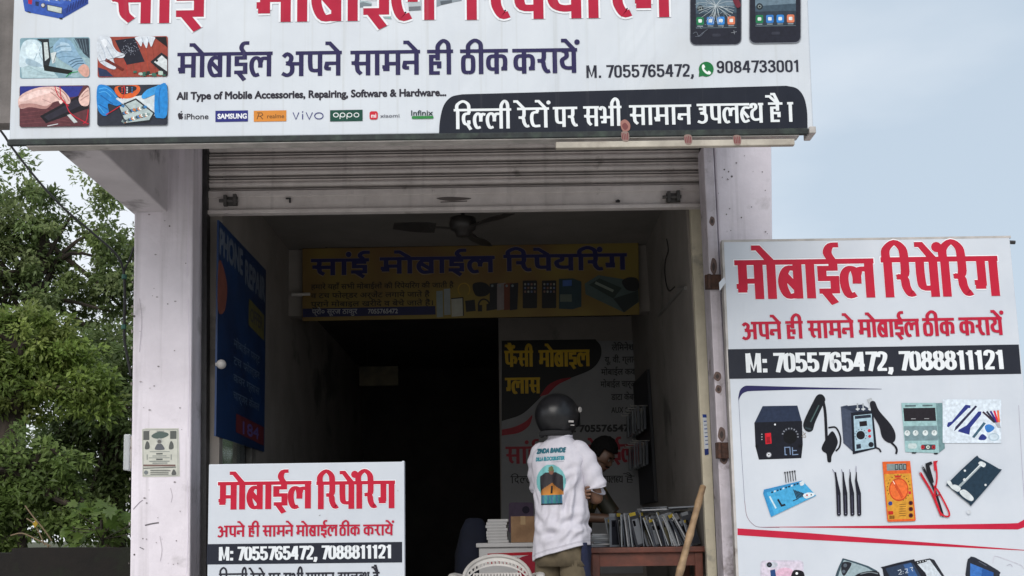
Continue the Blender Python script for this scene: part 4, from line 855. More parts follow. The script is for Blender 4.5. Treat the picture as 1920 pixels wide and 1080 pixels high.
k.blob([(1258, 1010), (1272, 984), (1300, 980), (1424, 1050), (1432, 1072), (1410, 1130), (1262, 1130)], (40, 44, 54), 2); k.poly([(1276, 1012), (1400, 1062), (1396, 1130), (1274, 1130)], (40, 84, 150)); k.poly([(1276, 1012), (1340, 1038), (1330, 1130), (1274, 1130)], (60, 110, 180)); k.line([(1320, 1002), (1362, 1026)], 4, (90, 96, 106)); k.line([(1396, 1010), (1402, 984), (1420, 976), (1540, 1020), (1560, 1040)], 2.4, (200, 196, 206), True); k.line([(1470, 1024), (1490, 1018), (1500, 1030)], 3, (180, 180, 190), True)
k.build('phone_pictures', M_photo, rs)
c = at(1352, 530, -.19); b = MB(); b.prism([c + Vector((-.01, 0, -.05)), c + Vector((.028, 0, 0)), c + Vector((.02, 0, .035)), c + Vector((-.012, 0, .0))], (0, .004, 0)); b.build('torn_corner', M_flex2, rs)

# ------------------------------------------------------------------ low sign standing in the shop front on the left
LSY = -.28
pl_ = Plane((0, LSY, 0), (1, 0, 0), (0, 0, 1))
ls = thing('standing_sign', 'small white board with red heading standing in the shop opening beside left pillar', 'sign', at(574, 1300, LSY))
xl, xr, ztp = at(390, 975, LSY).x, at(757.5, 975, LSY).x, at(574, 868, LSY).z
b = MB(); b.box(xl, xr, LSY, LSY + .045, .74, ztp); b.build('board', M_flex2, ls, bevel=.005)
b = MB(); b.box(xr - .011, xr + .003, LSY - .004, LSY + .05, .73, ztp + .004); b.build('frame_edge', M_flex2, ls, bevel=.002)
for X in (xl + .05, xr - .09):
    b = MB(); b.box(X, X + .035, LSY + .005, LSY + .04, FZ, .738); b.build('leg', M_steel, ls)
k = Ink(pl_)
mobile_heading(k, two(T1, (408, 584), (593, 741)), (408, 903, 955), (741, 901.5, 953.5), two(T2, (408, 459), (465, 487), (492, 550), (555, 633), (636, 675), (681, 737)), (408, 985.6, 1007), (737, 983, 1003.5), .008)
k.build('red_heading', M_ink2, ls)
k = Ink(pl_); q = [(388.6, 1020.3), (757, 1016), (756.5, 1054.5), (387.5, 1058.5)]; k.poly(q, (34, 38, 50)); k.build('black_band', M_ink2, ls)
k = Ink(pl_, .0022); k.word('M: 7055765472, 7088811121', 410, 735, 1023.5, 1049, (226, 230, 234), wv=.24, wh=.15); k.build('phone_lettering', M_ink2, ls)
k = Ink(pl_)
k.words(two('दिल्ली रेटो पर सभी सामान उपलब्ध है', (410, 464), (469, 497), (503, 526), (531, 569), (573, 627), (633, 693), (699, 712)), (410, 1075, 1103), (712, 1072, 1100), (40, 40, 50), wv=.17, wh=.12)
k.build('black_lettering', M_ink2, ls)
k = Ink(pl_); k.line([(598, 967), (601, 965.5)], 1.5, (150, 154, 156)); k.disc(746, 920, 1.4, (190, 190, 192), n=8); k.build('scuff_mark', M_ink2, ls)
# ------------------------------------------------------------------ banners, posters and papers
def txt_dim(k, t, x0, x1, yt, yb, col, bold=0.0):
    # the built-in face draws signs in reading order: put the short-i before its consonant
    o = []
    for ch in t:
        if ch == 'ि': o.insert(len(o) - 1, ch)
        else: o.append(ch)
    k.text(''.join(o), x0, x1, yt, yb, col, bold=bold, cap=.62)
pb = Plane((0, 2.33, 0), (1, 0, 0), (0, 0, 1))
yb_ = thing('hanging_banner', 'wide orange and yellow banner with navy lettering hung across the back of the shop', 'banner', at(880, 530, 2.33))
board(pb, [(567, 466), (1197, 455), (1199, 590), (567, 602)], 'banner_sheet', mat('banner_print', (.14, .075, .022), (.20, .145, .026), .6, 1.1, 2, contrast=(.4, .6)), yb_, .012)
k = Ink(pb, .001)
k.words(two('सांई मोबाईल रिपेयरिंग', (583, 692), (712, 928), (944, 1176)), (583, 486, 518), (1176, 474, 506), (124, 108, 84), wv=.29, wh=.2, grow=.008)
k.up(2); k.words(two('सांई मोबाईल रिपेयरिंग', (583, 692), (712, 928), (944, 1176)), (583, 486, 517), (1176, 474, 505), (22, 22, 78), wv=.29, wh=.2)
txt_dim(k, 'हमारे यहाँ सभी मोबाईलों की रिपेयरिंग की जाती है', 583, 851, 532, 541, (30, 24, 20), .05)
txt_dim(k, 'व टच फोल्डर अर्जेंट लगाये जाते हैं', 583, 806, 549, 558, (30, 24, 20), .05)
txt_dim(k, 'पुराने मोबाइल खरीदे व बेचे जाते हैं।', 583, 812, 565, 574, (30, 24, 20), .05)
k.poly([(568, 579), (816, 574), (817, 590), (568, 595)], (20, 22, 66)); k.text('7055765472', 690, 746, 579, 588, (150, 150, 150), bold=.06); txt_dim(k, 'प्रो० सूरज ठाकुर', 585, 670, 580, 589, (150, 150, 150), .03)
k.build('banner_lettering', M_inkdim, yb_)
k = Ink(pb, .001); D1 = (24, 24, 28)
for X, Y_, c in ((818, 546, (120, 130, 130)), (832, 542, (130, 136, 136))): k.poly([(X, Y_), (X + 12, Y_ - 1), (X + 13, Y_ + 48), (X + 1, Y_ + 49)], c)
k.poly([(846, 560), (868, 558), (869, 592), (847, 594)], (150, 150, 140)); k.line([(846, 560), (868, 558), (869, 592)], 2, D1)
k.line([(860 + 11 * math.cos(a) + 10, 543 + 12 * math.sin(a)) for a in [2.2 + i * .33 for i in range(16)]], 2, (150, 120, 40)); k.blob([(886, 534), (900, 529), (914, 533), (920, 545), (910, 555), (892, 554)], D1); k.poly([(872, 564), (890, 562), (892, 583), (874, 585)], D1)
k.line([(898, 582), (898, 568), (906, 561), (916, 566), (918, 580)], 3, D1, True); k.poly([(896, 572), (904, 572), (904, 584), (896, 584)], D1); k.poly([(912, 570), (920, 570), (920, 582), (912, 583)], D1)
for X, c in ((918, (30, 30, 34)), (932, (120, 110, 110)), (945, (100, 50, 34)), (956, (26, 26, 34))): k.poly([(X, 532), (X + 16, 530), (X + 14, 580), (X, 582)], c); k.disc(X + 5, 536, 2.5, (110, 120, 124), n=8)
for X in (980, 1016):
    k.rrect(X, 526, X + 27, 578, 2, D1)
    for i in range(12): k.rrect(X + 3 + (i % 4) * 6, 531 + (i // 4) * 7, X + 6.5 + (i % 4) * 6, 535 + (i // 4) * 7, 1, ((130, 130, 120), (90, 100, 130), (120, 90, 80))[i % 3])
k.poly([(1048, 523), (1074, 522), (1090, 528), (1090, 575), (1074, 580), (1048, 579)], (34, 56, 64)); k.poly([(1055, 526), (1072, 525), (1072, 536), (1055, 537)], (60, 90, 150)); k.poly([(1050, 552), (1072, 552), (1072, 566), (1050, 566)], (90, 100, 90))
k.poly([(1096, 532), (1122, 516), (1196, 528), (1198, 566), (1170, 586), (1098, 552)], (70, 86, 84)); k.poly([(1104, 534), (1124, 522), (1166, 540), (1150, 560)], (40, 54, 50)); k.line([(1116, 530), (1150, 546)], 5, (120, 130, 120)); k.poly([(1150, 560), (1196, 545), (1197, 566), (1170, 586)], (34, 44, 44)); k.blob([(1166, 528), (1180, 520), (1196, 524), (1196, 544), (1176, 544)], D1)
k.build('product_pictures', M_inkdim, yb_)
for px_, py_ in ((612, 461), (1081, 452)):
    c = at(px_, py_, 2.34); b = MB(); b.tube([c + Vector((0, 0, -.02)), c + Vector((-.01, 0, .03)), c + Vector((.012, 0, .05))], .009); b.build('hanging_hook', M_iron, yb_)
c0, c1 = at(547, 552, 2.34), at(582, 552, 2.34)
b = MB(); b.tube([c0, c1], .016); tag(b.build('curtain_rod_end', M_steel), 'short pale rod end sticking out beside the left edge of the orange banner', 'rod')

# blue banner on the left wall
pw = Plane((XL + .014, 0, 0), (0, 1, 0), (0, 0, 1))
bb = thing('wall_banner', 'dark blue banner with muted white capitals covering the left wall', 'banner', atx(450, 640, XL + .014))
zt_, zb_ = atx(408, 410, XL + .014).z, atx(450, 832, XL + .014).z
y0_, y1_ = atx(408, 600, XL + .014).y, atx(498, 600, XL + .014).y
q = [pw.P(y0_, zb_), pw.P(y1_, zb_), pw.P(y1_, zt_), pw.P(y0_, zt_)]
b = MB(); b.prism(q, -pw.n * .012); b.build('banner_sheet', mat('blue_print', lin((18, 54, 100)), lin((12, 36, 72)), .55, 1.5, 4), bb)
k = Ink(pw, .001)
def wall_text(t, a, b_, z1, z0, col, bold=.12):
    vs, fs, ed = latin_polys(t); xa, xb = min(v[0] for v in vs), max(v[0] for v in vs)
    ua, ub = y0_ + (y1_ - y0_) * a, y0_ + (y1_ - y0_) * b_; vb, vt = zb_ + (zt_ - zb_) * z0, zb_ + (zt_ - zb_) * z1
    qq = [(ua + (v[0] - xa) / (xb - xa) * (ub - ua), vb + v[1] / .7 * (vt - vb)) for v in vs]
    k.mb.add([pw.P(u, v, k.z(4)) for u, v in qq], fs, lin(col)); bw = bold * (vt - vb)
    for i, (e0, e1) in enumerate(ed):
        p_, r_ = Vector(qq[e0]), Vector(qq[e1])
        if (r_ - p_).length > 1e-6: k.ribbon_uv([tuple(p_), tuple(r_)], bw, bw, col, i % 4)
    k.up(6)
wall_text('PHONE', .02, .46, .97, .85, (96, 106, 122)); wall_text('REPAIR', .52, .97, .94, .82, (96, 106, 122))  # white capitals drawn in a muted grey
F_ = lambda a, z: (y0_ + (y1_ - y0_) * a, zb_ + (zt_ - zb_) * z)
k.fuv([F_(.6, .62), F_(.96, .60), F_(.96, .74), F_(.6, .76)], (96, 92, 50)); k.up(); wall_text('OFFER', .64, .92, .72, .65, (60, 60, 70), .05)
k.fuv(sm2([F_(.0, .58), F_(.12, .6), F_(.16, .72), F_(.08, .8), F_(.0, .8)], 4, True), (120, 70, 60)); k.up()
for j, t in enumerate(('मोबाईल पार्ट', 'टच फोल्डर', 'कवर ग्लास', 'चार्जर केबल')): wall_text(t, .3, .86, .50 - j * .085, .46 - j * .085, (80, 100, 126), .03)
k.fuv([F_(.36, .05), F_(.97, .03), F_(.97, .13), F_(.36, .14)], (100, 36, 44)); k.up(); wall_text('184', .5, .85, .115, .055, (90, 80, 140), .08)
k.build('banner_lettering', M_inkdim, bb)
c = atx(415, 683, XL + .05); b = MB(); b.ball(c, .03, 20, 12); b.tube([c, c + Vector((-.034, 0, .0))], .012)
tag(b.build('round_bulb', mat('milky_glass', (.42, .4, .39), (.38, .36, .35), .3)), 'round milky bulb low on the front edge of the blue banner', 'bulb')
# side window under the blue banner
wt = thing('side_window', 'small dark glass side window below the blue banner', 'window', (XL - .07, .75, 1.25))
gm = bpy.data.materials.new('window_glass'); gm.use_nodes = True; gb = gm.node_tree.nodes['Principled BSDF']; gb.inputs['Base Color'].default_value = (.75, .85, .8, 1); gb.inputs['Transmission Weight'].default_value = 1; gb.inputs['Roughness'].default_value = .06
b = MB(); b.box(XL - .075, XL - .069, .4, 1.11, 1.29, 2.31); b.build('pane', gm, wt)
b = MB()
for y_a, y_b, z_a, z_b in ((.361, .4, 1.251, 2.349), (1.11, 1.149, 1.251, 2.349), (.4001, 1.1099, 1.251, 1.29), (.4001, 1.1099, 2.31, 2.349)): b.box(XL - .1, XL - .04, y_a, y_b, z_a, z_b)
b.build('frame', M_iron, wt)

# poster on the back wall
pp = Plane((0, BY - .004, 0), (1, 0, 0), (0, 0, 1))
po = thing('wall_poster', 'large white poster with a black swoosh and yellow words on the back wall', 'poster', at(1070, 1000, BY))
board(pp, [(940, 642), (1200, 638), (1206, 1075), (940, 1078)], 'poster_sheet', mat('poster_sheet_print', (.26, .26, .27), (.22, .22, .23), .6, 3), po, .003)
k = Ink(pp, .001); k.tf = (900, 620, 2.348)
k.poly([(96, 44), (508, 38)] + sm2([(508, 38), (532, 70), (530, 120), (490, 170), (400, 208), (320, 240), (240, 320), (180, 370), (96, 398)], 5), (8, 7, 9))
k.poly(sm2([(96, 436), (150, 424), (200, 400), (230, 370)], 4) + sm2([(230, 382), (215, 420), (170, 450), (96, 462)], 4), (150, 22, 40)); k.poly(sm2([(262, 290), (300, 240), (350, 215), (400, 206)], 4) + sm2([(400, 210), (340, 240), (300, 280)], 4), (150, 22, 40))
k.tf = (0, 0, 1)
k.words(two('फैंसी मोबाइल', (946, 1000), (1010, 1106)), (946, 658, 688), (1106, 655, 687), (205, 165, 20), wv=.22, wh=.15); k.word('ग्लास', 947, 1013, 708, 738, (205, 165, 20), wv=.22, wh=.15)
for t, x0_, y_ in (('लेमिनेशन', 1147, 646), ('यू. वी. ग्लास', 1134, 669), ('मोबाईल कवर', 1127, 692), ('मोबाईल चार्जर', 1126, 715), ('डाटा केबल', 1146, 739)): txt_dim(k, t, x0_, 1197, y_, y_ + 11, (30, 28, 32), .05)
k.text('AUX Cable', 1146, 1197, 763, 774, (30, 28, 32), bold=.05); k.text('M: 7055765472', 1060, 1190, 796, 810, (30, 30, 34), bold=.12)
k.words(two('सांई मोबाईल', (948, 1010), (1090, 1190)), (948, 838, 870), (1190, 832, 866), (150, 24, 44), wv=.2, wh=.14)
k.words(two('दिल्ली उपलब्ध है', (957, 1010), (1130, 1168), (1172, 1190)), (957, 893, 906), (1190, 892, 905), (30, 28, 32), wv=.15, wh=.11)
k.rrect(954, 942, 1000, 1000, 5, (120, 100, 130), 0); k.disc(986, 956, 7, (50, 40, 70))
k.build('poster_lettering', M_inkdim, po)
c = at(710, 705, 4.6); b = MB(); b.box(c.x - .2, c.x + .2, 4.6, 4.62, c.z - .1, c.z + .1)
dp = tag(b.build('small_board', mat('dim_paper', (.12, .10, .06), (.05, .045, .035), .8, 5)), 'small dim yellowish board hanging in the dark back room', 'board')
for s_ in (-.12, .12):
    b = MB(); b.tube([(c.x + s_, 4.61, c.z + .1), (c.x + s_, 4.61, 3.6)], .003, 5); b.build('hanging_cord', M_cable, dp)

# flyer and meter sleeve on the left pillar, sticker on the right jamb
pf = Plane((0, -.003, 0), (1, 0, 0), (0, 0, 1))
fl = thing('paper_flyer', 'small printed paper flyer pasted on left pillar', 'flyer', at(301, 895, -.003))
b = MB(); qd = [(266, 805), (274, 803), (335, 803), (337, 893), (310, 894), (267, 894)]; b.prism([pf.P(*pf.px(*c)) for c in qd], (0, .0025, 0)); b.build('sheet', mat('flyer_paper', lin((206, 206, 196)), lin((190, 190, 180)), .8, 20), fl)
k = Ink(pf, .0006); G1, G2 = (92, 94, 92), (128, 132, 130)
k.line([(268, 806), (333, 805), (334, 891), (268.5, 892), (268, 806)], .7, G2)
k.rrect(269, 808, 280, 825, 1, G1); k.rrect(319, 808, 331, 823, 1, G1); k.blob([(284, 817), (296, 810), (312, 811), (316, 816), (304, 822), (290, 822)], (86, 100, 96)); k.line([(294, 809), (308, 808.6)], 1.4, G2); k.blob([(291, 843), (293, 835), (296, 832), (302, 832), (306, 836), (308, 843)], (96, 98, 104)); k.disc(299, 828, 3.6, (110, 108, 104)); k.disc(299, 827, 5.4, (168, 170, 166)); k.disc(299, 828, 3.6, (104, 102, 100))
for X in (276, 321): k.blob([(X - 4, 842), (X - 3, 832), (X, 827), (X + 4, 832), (X + 4, 841)], G1); k.line([(X, 852), (X, 862)], 1.5, G2)
for y_, a, b_, w_ in ((847, 281, 318, 1), (851, 293, 305, 2.6), (855, 286, 312, 1.4), (858.5, 279, 318, 1), (861.5, 293, 305, 2.6), (865, 280, 318, 1.6), (868.5, 286, 314, 1.8)): k.line([(a, y_), (b_, y_ - .3)], w_, G2 if w_ < 2 else G1)
k.rrect(269, 871, 329, 874.4, .5, (120, 96, 92), 0); k.line([(269, 878), (330, 876)], 1.6, G1)
for y_ in (882, 885.5, 889): k.line([(282, y_), (316, y_ - .2)], 1.6, G1)
k.disc(274, 886, 4, (120, 126, 128)); k.blob([(322, 890), (323, 884), (326, 880), (330, 885), (330, 890)], G1); k.build('print', M_ink2, fl)
c0 = at(240.5, 848, .03); hgt = .11
pmx = bpy.data.materials.new('clear_plastic'); pmx.use_nodes = True; gb = pmx.node_tree.nodes['Principled BSDF']; gb.inputs['Base Color'].default_value = (.78, .8, .82, 1); gb.inputs['Transmission Weight'].default_value = .55; gb.inputs['Roughness'].default_value = .25
b = MB(); b.box(c0.x - .028, c0.x + .012, .02, .2, c0.z - hgt, c0.z + hgt); mb_ = thing('meter_box', 'clear plastic meter cover on the outer side of left pillar', 'meter box', (c0.x, .1, c0.z - hgt)); b.build('cover', pmx, mb_, bevel=.008)
b = MB(); b.box(c0.x + .0125, c0.x + .02, .03, .19, c0.z - hgt * .9, c0.z + hgt * .9); b.build('back_plate', M_steel, mb_)
ps = Plane((0, .298, 0), (1, 0, 0), (0, 0, 1)); k = Ink(ps, .001)
st = [(1317, 777), (1324.5, 777), (1329, 852), (1321.5, 854)]; k.poly(st, (206, 210, 216)); k.poly([(1317, 777), (1324.5, 777), (1325, 783), (1317.4, 783)], (40, 66, 140)); k.poly([(1320.6, 842), (1328.4, 841), (1329, 852), (1321.5, 854)], (34, 50, 110))
for j in range(7): k.line([(1319.5 + j * .5, 790 + j * 7.2), (1325 + j * .5, 789.6 + j * 7.2)], 2, (60, 84, 150) if j % 2 == 0 else (120, 130, 150))
tag(k.build('jamb_sticker', M_ink2, None), 'narrow white and blue sticker on the right beige jamb', 'sticker')

# ------------------------------------------------------------------ ceiling fan
fx = at(868, 425, 1.1)
fan = thing('ceiling_fan', 'dark three bladed ceiling fan under the shop ceiling', 'fan', fx)
M_fan = mat('dusty_brown_fan', (.035, .03, .028), (.02, .018, .017), .5, 12)
b = MB(); cz = fx.z
b.loft([[(fx.x + r_ * math.cos(a), fx.y + r_ * math.sin(a), cz + z_) for a in [2 * PI * i / 24 for i in range(24)]] for r_, z_ in ((.02, -.075), (.05, -.07), (.06, -.03), (.09, -.02), (.10, .02), (.09, .06), (.04, .075), (.02, .08))], caps=True); b.build('motor', M_fan, fan, smooth=True)
b = MB(); b.tube([(fx.x, fx.y, cz + .078), (fx.x, fx.y, CZ - .002)], .014); b.loft([[(fx.x + r_ * math.cos(a), fx.y + r_ * math.sin(a), z_) for a in [2 * PI * i / 16 for i in range(16)]] for r_, z_ in ((.02, CZ - .09), (.055, CZ - .03), (.05, CZ - .001))], caps=True); b.build('down_rod', M_fan, fan)
for a in (1.25, 3.35, 5.45):
    d = Vector((math.cos(a), math.sin(a), 0)); n_ = Vector((-d.y, d.x, 0)); c = Vector((fx.x, fx.y, cz - .02))
    b = MB(); rings = []
    for i in range(9):
        t = i / 8; r_ = .2 + .3 * t; wd = .05 + .025 * math.sin(PI * min(1, t * 1.1)); tw = .02 - .012 * t
        rings.append([c + d * r_ + n_ * wd * s1 + Vector((0, 0, tw * s1 + h_)) for s1, h_ in ((-1, 0), (1, 0), (1, .004), (-1, .004))])
    b.loft(rings, caps=True); bl = b.build('blade', M_fan, fan)
    b = MB(); b.obox(c + d * .165 + Vector((0, 0, .006)), d * .15, n_ * .035, Vector((0, 0, .006))); b.build('blade_bracket', M_fan, bl)

# ------------------------------------------------------------------ table, phone cover packets, counter, boxes
M_wood = mat('red_brown_wood', lin((112, 58, 42)), lin((78, 42, 32)), .5, 9, 8, .15, 40)
TY0, TY1 = .42, 1.05
ta, tb_ = at(1104, 1028, TY0).x, at(1327, 1024, TY0).x - .01
tz = at(1200, 1026, TY0).z
tbl = thing('wooden_table', 'red brown wooden table standing under the packets at right wall', 'table', ((ta + tb_) / 2, .7, FZ))
b = MB(); b.box(ta, tb_, TY0, TY1, tz - .035, tz); b.build('table_top', M_wood, tbl, bevel=.004)
b = MB(); b.box(ta + .05, tb_ - .06, TY0 + .03, TY0 + .05, tz - .12, tz - .036); b.build('apron', M_wood, tbl)
for X in (ta + .02, tb_ - .07):
    for Y in (TY0 + .02, TY1 - .07): b = MB(); b.box(X, X + .05, Y, Y + .05, FZ, tz - .036); b.build('leg', M_wood, tbl, bevel=.004)
cols = [(96, 100, 108), (140, 145, 150), (70, 74, 82), (160, 162, 166), (112, 116, 124), (60, 62, 68)]
GP = 'phone cover packets standing in a row on the wooden table'
def packet(cen, wv_, hv_, dv_, label, group, seed):
    r2 = random.Random(seed); m = MB(); wv_, hv_, dv_ = Vector(wv_), Vector(hv_), Vector(dv_)
    c = r2.choice(cols); b1 = lin(c)
    m.obox(cen, wv_, dv_, hv_, b1)
    f = dv_.normalized() * (dv_.length / 2 + .0012)
    for s_ in (-1, 1):
        o = Vector(cen) + f * s_
        yel = r2.random() < .34
        m.add([o + wv_ * a + hv_ * b_ for a, b_ in ((-.5, .40), (.2, .40), (.2, .5), (-.5, .5))], [(0, 1, 2, 3)], lin((176, 156, 62) if yel else (128, 132, 138)))
        o2 = o + f.normalized() * .0006 * s_
        m.add([o2 + wv_ * a + hv_ * b_ for a, b_ in ((-.36, -.44), (.36, -.44), (.36, .3), (-.36, .3))], [(0, 1, 2, 3)], lin(r2.choice([(50, 53, 62), (84, 90, 104), (124, 128, 134), (40, 41, 48), (150, 150, 150), (104, 100, 80)])))
        o3 = o2 + f.normalized() * .0006 * s_
        m.add([o3 + wv_ * a + hv_ * b_ for a, b_ in ((-.3, .1), (-.05, .1), (-.05, .26), (-.3, .26))], [(0, 1, 2, 3)], lin((16, 16, 20)))
    tag(m.build('phone_cover_packet', M_gloss), label, 'packet', group)
n_p = 60
for i in range(n_p):
    t = i / (n_p - 1); X = at(1150, 1000, .55).x + (tb_ - .06 - at(1150, 1000, .55).x) * t
    tilt = -(.06 + .34 * t) + rnd.uniform(-.12, .12); yaw = math.radians(62 + rnd.uniform(-26, 22))
    h_ = rnd.uniform(.165, .225); yy = rnd.choice([.52, .56, .60]) + rnd.uniform(-.02, .02)
    up = Vector((math.sin(tilt), rnd.uniform(-.02, .08), math.cos(tilt))).normalized(); wd = Vector((math.cos(yaw), math.sin(yaw), 0)); wd = (wd - up * wd.dot(up)).normalized(); dp_ = wd.cross(up)
    packet(Vector((X, yy, tz + h_ / 2 + .004)) + Vector((math.sin(tilt) * h_ * .2, 0, 0)), wd * .10, up * h_, dp_ * .006, 'clear sleeved phone cover packet standing on edge in the row on the wooden table', GP, 100 + i)
for i in range(9):   # flat ones lying on the row
    X = at(1200 + i * 11, 960, .6).x; a = rnd.uniform(-.3, .3)
    wd = Vector((math.cos(a), math.sin(a), .04)).normalized(); up = Vector((-wd.y, wd.x, rnd.uniform(.0, .12))).normalized()
    packet((X, .62 + rnd.uniform(-.04, .1), tz + .222 + .011 * (i % 4)), wd * .17, up * .10, wd.cross(up) * .009, 'clear sleeved phone cover packet lying flat on top of the standing row', 'packets lying on the row', 200 + i)
for i in range(7):   # short pile behind the customer
    X = at(1128, 1010, .6).x; a = rnd.uniform(-.25, .25); wd = Vector((math.cos(a), math.sin(a), 0)); up = Vector((-wd.y, wd.x, 0))
    packet((X + rnd.uniform(-.01, .01), .62, tz + .008 + .0125 * i), wd * .15, up * .1, Vector((0, 0, 1)) * .011, 'clear sleeved phone cover packet in the flat pile beside the white shirt', 'packets in the flat pile', 300 + i)
# black rack with hanging packets on the right wall
def rwx(z): return rw(z) - .004
za_, zb2_ = 2.92, 1.80
rk = thing('wall_rack', 'tall black display panel fixed on the right inner wall', 'display panel', (rwx(2.3), 3.0, zb2_))
ya_, yb2 = 2.62, 3.7
b = MB(); b.prism([(rwx(zb2_), ya_, zb2_), (rwx(zb2_), yb2, zb2_), (rwx(za_), yb2, za_ + .02), (rwx(za_), ya_, za_)], (-.025, 0, 0)); b.build('panel', mat('black_board', (.012, .013, .02), (.008, .008, .012), .6), rk)
for z_ in (2.52, 2.22):
    for i in range(5): y_ = ya_ + .1 + i * .2; b = MB(); b.tube([(rwx(z_) - .025, y_, z_ + .1), (rwx(z_) - .17, y_, z_ + .1), (rwx(z_) - .175, y_, z_ + .115)], .004, 6); b.build('hook', M_steel, rk)
for z_ in (2.52, 2.22):
    for i in range(5):
        y_ = ya_ + .1 + i * .2
        for j in range(2): packet((rwx(z_) - .06 - j * .055, y_, z_ - .005 - .09 + .09), Vector((0, 1, 0)) * .11, Vector((0, 0, 1)) * .2, Vector((1, 0, 0)) * .02, 'long accessory packet hanging from a hook on the black wall panel', 'packets hanging on the black wall panel', 400 + i + j * 31)
# white counter with boxes behind the chair
KY = 1.3; kz = at(950, 1018, KY).z
ka, kb = at(898, 1030, KY).x, at(1030, 1030, KY).x
ct = thing('white_counter', 'white counter with red print behind the plastic chair', 'counter', ((ka + kb) / 2, KY + .2, FZ))
M_lam = mat('white_laminate', (.55, .54, .54), (.48, .47, .47), .45, 5)
b = MB(); b.box(ka, kb, KY, KY + .4, FZ, kz - .03); b.build('body', M_lam, ct, bevel=.004); b = MB(); b.box(ka - .02, kb + .02, KY - .02, KY + .42, kz - .0295, kz); b.build('counter_top', M_lam, ct, bevel=.004)
pk_ = Plane((0, KY, 0), (1, 0, 0), (0, 0, 1)); k = Ink(pk_, .001)
k.poly([(914, 1038), (1020, 1034), (1020, 1040), (914, 1043)], (170, 24, 40)); k.poly(sm2([(968, 1050), (985, 1042), (1020, 1038)], 4) + [(1020, 1100), (975, 1100)], (150, 30, 50)); k.word('मोबाईल', 912, 972, 1046, 1058, (170, 24, 40)); k.build('front_print', M_ink2, ct)
for i in range(8):
    z_ = kz + .001 + i * .0215; a = rnd.uniform(-.06, .06); c = Vector((at(932, 1000, KY).x + rnd.uniform(-.008, .008), KY + .18, z_ + .01)); b = MB(); b.obox(c, Vector((math.cos(a), math.sin(a), 0)) * .15, Vector((-math.sin(a), math.cos(a), 0)) * .17, Vector((0, 0, .02)))
    tag(b.build('white_box', M_lam, None, bevel=.002), 'flat white phone box in the stack on the white counter', 'box', 'flat white boxes stacked on the counter')
b = MB(); cx0, cx1 = at(958, 1000, KY).x, at(1004, 1000, KY).x; z1_ = at(980, 968, KY + .05).z
M_card = mat('brown_cardboard', lin((150, 118, 88)), lin((128, 98, 72)), .85, 12)
b.box(cx0, cx1, KY + .05, KY + .3, kz + .001, z1_); cb = tag(b.build('cardboard_box', M_card, None, bevel=.003), 'brown cardboard box on the white counter behind the white shirt', 'box')
b = MB(); b.box(cx0 + (cx1 - cx0) * .4, cx0 + (cx1 - cx0) * .6, KY + .049, KY + .301, z1_ - .06, z1_ + .001); b.build('packing_tape', mat('tan_tape', lin((170, 140, 100)), None, .3), cb)
c = at(888, 985, 1.6); b = MB()
b.loft([[(c.x + r_ * 1.0 * math.cos(a) * (1 + .12 * math.sin(3 * a + z_ * 9)), 1.62 + r_ * .7 * math.sin(a), z_) for a in [2 * PI * i / 20 for i in range(20)]] for r_, z_ in ((.02, FZ + .001), (.13, FZ + .02), (.15, 1.1), (.14, 1.4), (.11, 1.58), (.06, 1.66), (.03, 1.67))], caps=True)
nb = tag(b.build('cloth_sack', mat('navy_cloth', (.006, .009, .024), (.004, .006, .016), .9, 6, bump=.4, bscale=20), None, smooth=True), 'dark navy cloth sack standing in the gloom left of the white boxes', 'sack')

# ------------------------------------------------------------------ white plastic chair
CHY = .25; cc = at(932, 1043, CHY); chx, chz = cc.x, cc.z
chair = thing('plastic_chair', 'white plastic armchair with lattice back left of the customer', 'chair', (chx, CHY - .2, FZ))
M_pl = mat('white_plastic', lin((196, 192, 188)), lin((176, 172, 168)), .4, 8)
def back_pt(u, v): # u -1..1, v 0..1 : curved back
    return Vector((chx + .225 * u * (.86 + .14 * v), CHY - .055 * u * u + .05 * (v - 1), FZ + .42 + (chz - FZ - .42) * v))
def arch(t): # outline of the back, t 0..1 from lower left over the top to lower right
    u = -math.cos(PI * t); v = .45 + .55 * math.sin(PI * t) ** .8
    return back_pt(u, v)
b = MB()
rim = [back_pt(-1, 0), back_pt(-1, .25)] + [arch(i / 24) for i in range(25)] + [back_pt(1, .25), back_pt(1, 0)]
b.tube(rim, .022, 8, sq=(1, .55))
def top_v(u): return .45 + .55 * max(0, 1 - u * u) ** .4
for i in range(-12, 13):
    for s_ in (1, -1):
        q = []
        for j in range(9):
            v = .1 + .075 * j; u = i / 11 + s_ * (v - .4) * .55
            if abs(u) < .93 and v < top_v(u) - .17: q.append(back_pt(u, v))
        if len(q) > 1: b.tube(q, .0065, 5)
q = []
for i in range(-9, 10): u = i / 10; q.append(u)
for u0_, u1_ in zip(q[:-1], q[1:]):
    b.add([back_pt(u0_, top_v(u0_) - .02) + Vector((0, -.006, 0)), back_pt(u1_, top_v(u1_) - .02) + Vector((0, -.006, 0)), back_pt(u1_, top_v(u1_) - .09) + Vector((0, -.006, 0)), back_pt(u0_, top_v(u0_) - .09) + Vector((0, -.006, 0))], [(0, 1, 2, 3)])
    b.add([back_pt(u0_, top_v(u0_) - .135) + Vector((0, -.006, 0)), back_pt(u1_, top_v(u1_) - .135) + Vector((0, -.006, 0)), back_pt(u1_, top_v(u1_) - .17) + Vector((0, -.006, 0)), back_pt(u0_, top_v(u0_) - .17) + Vector((0, -.006, 0))], [(0, 1, 2, 3)])
for i in range(-8, 9):
    u = i / 9.5; b.tube([back_pt(u, top_v(u) - .085), back_pt(u + .01, top_v(u) - .14)], .008, 5)
b.build('backrest', M_pl, chair, recalc=False)
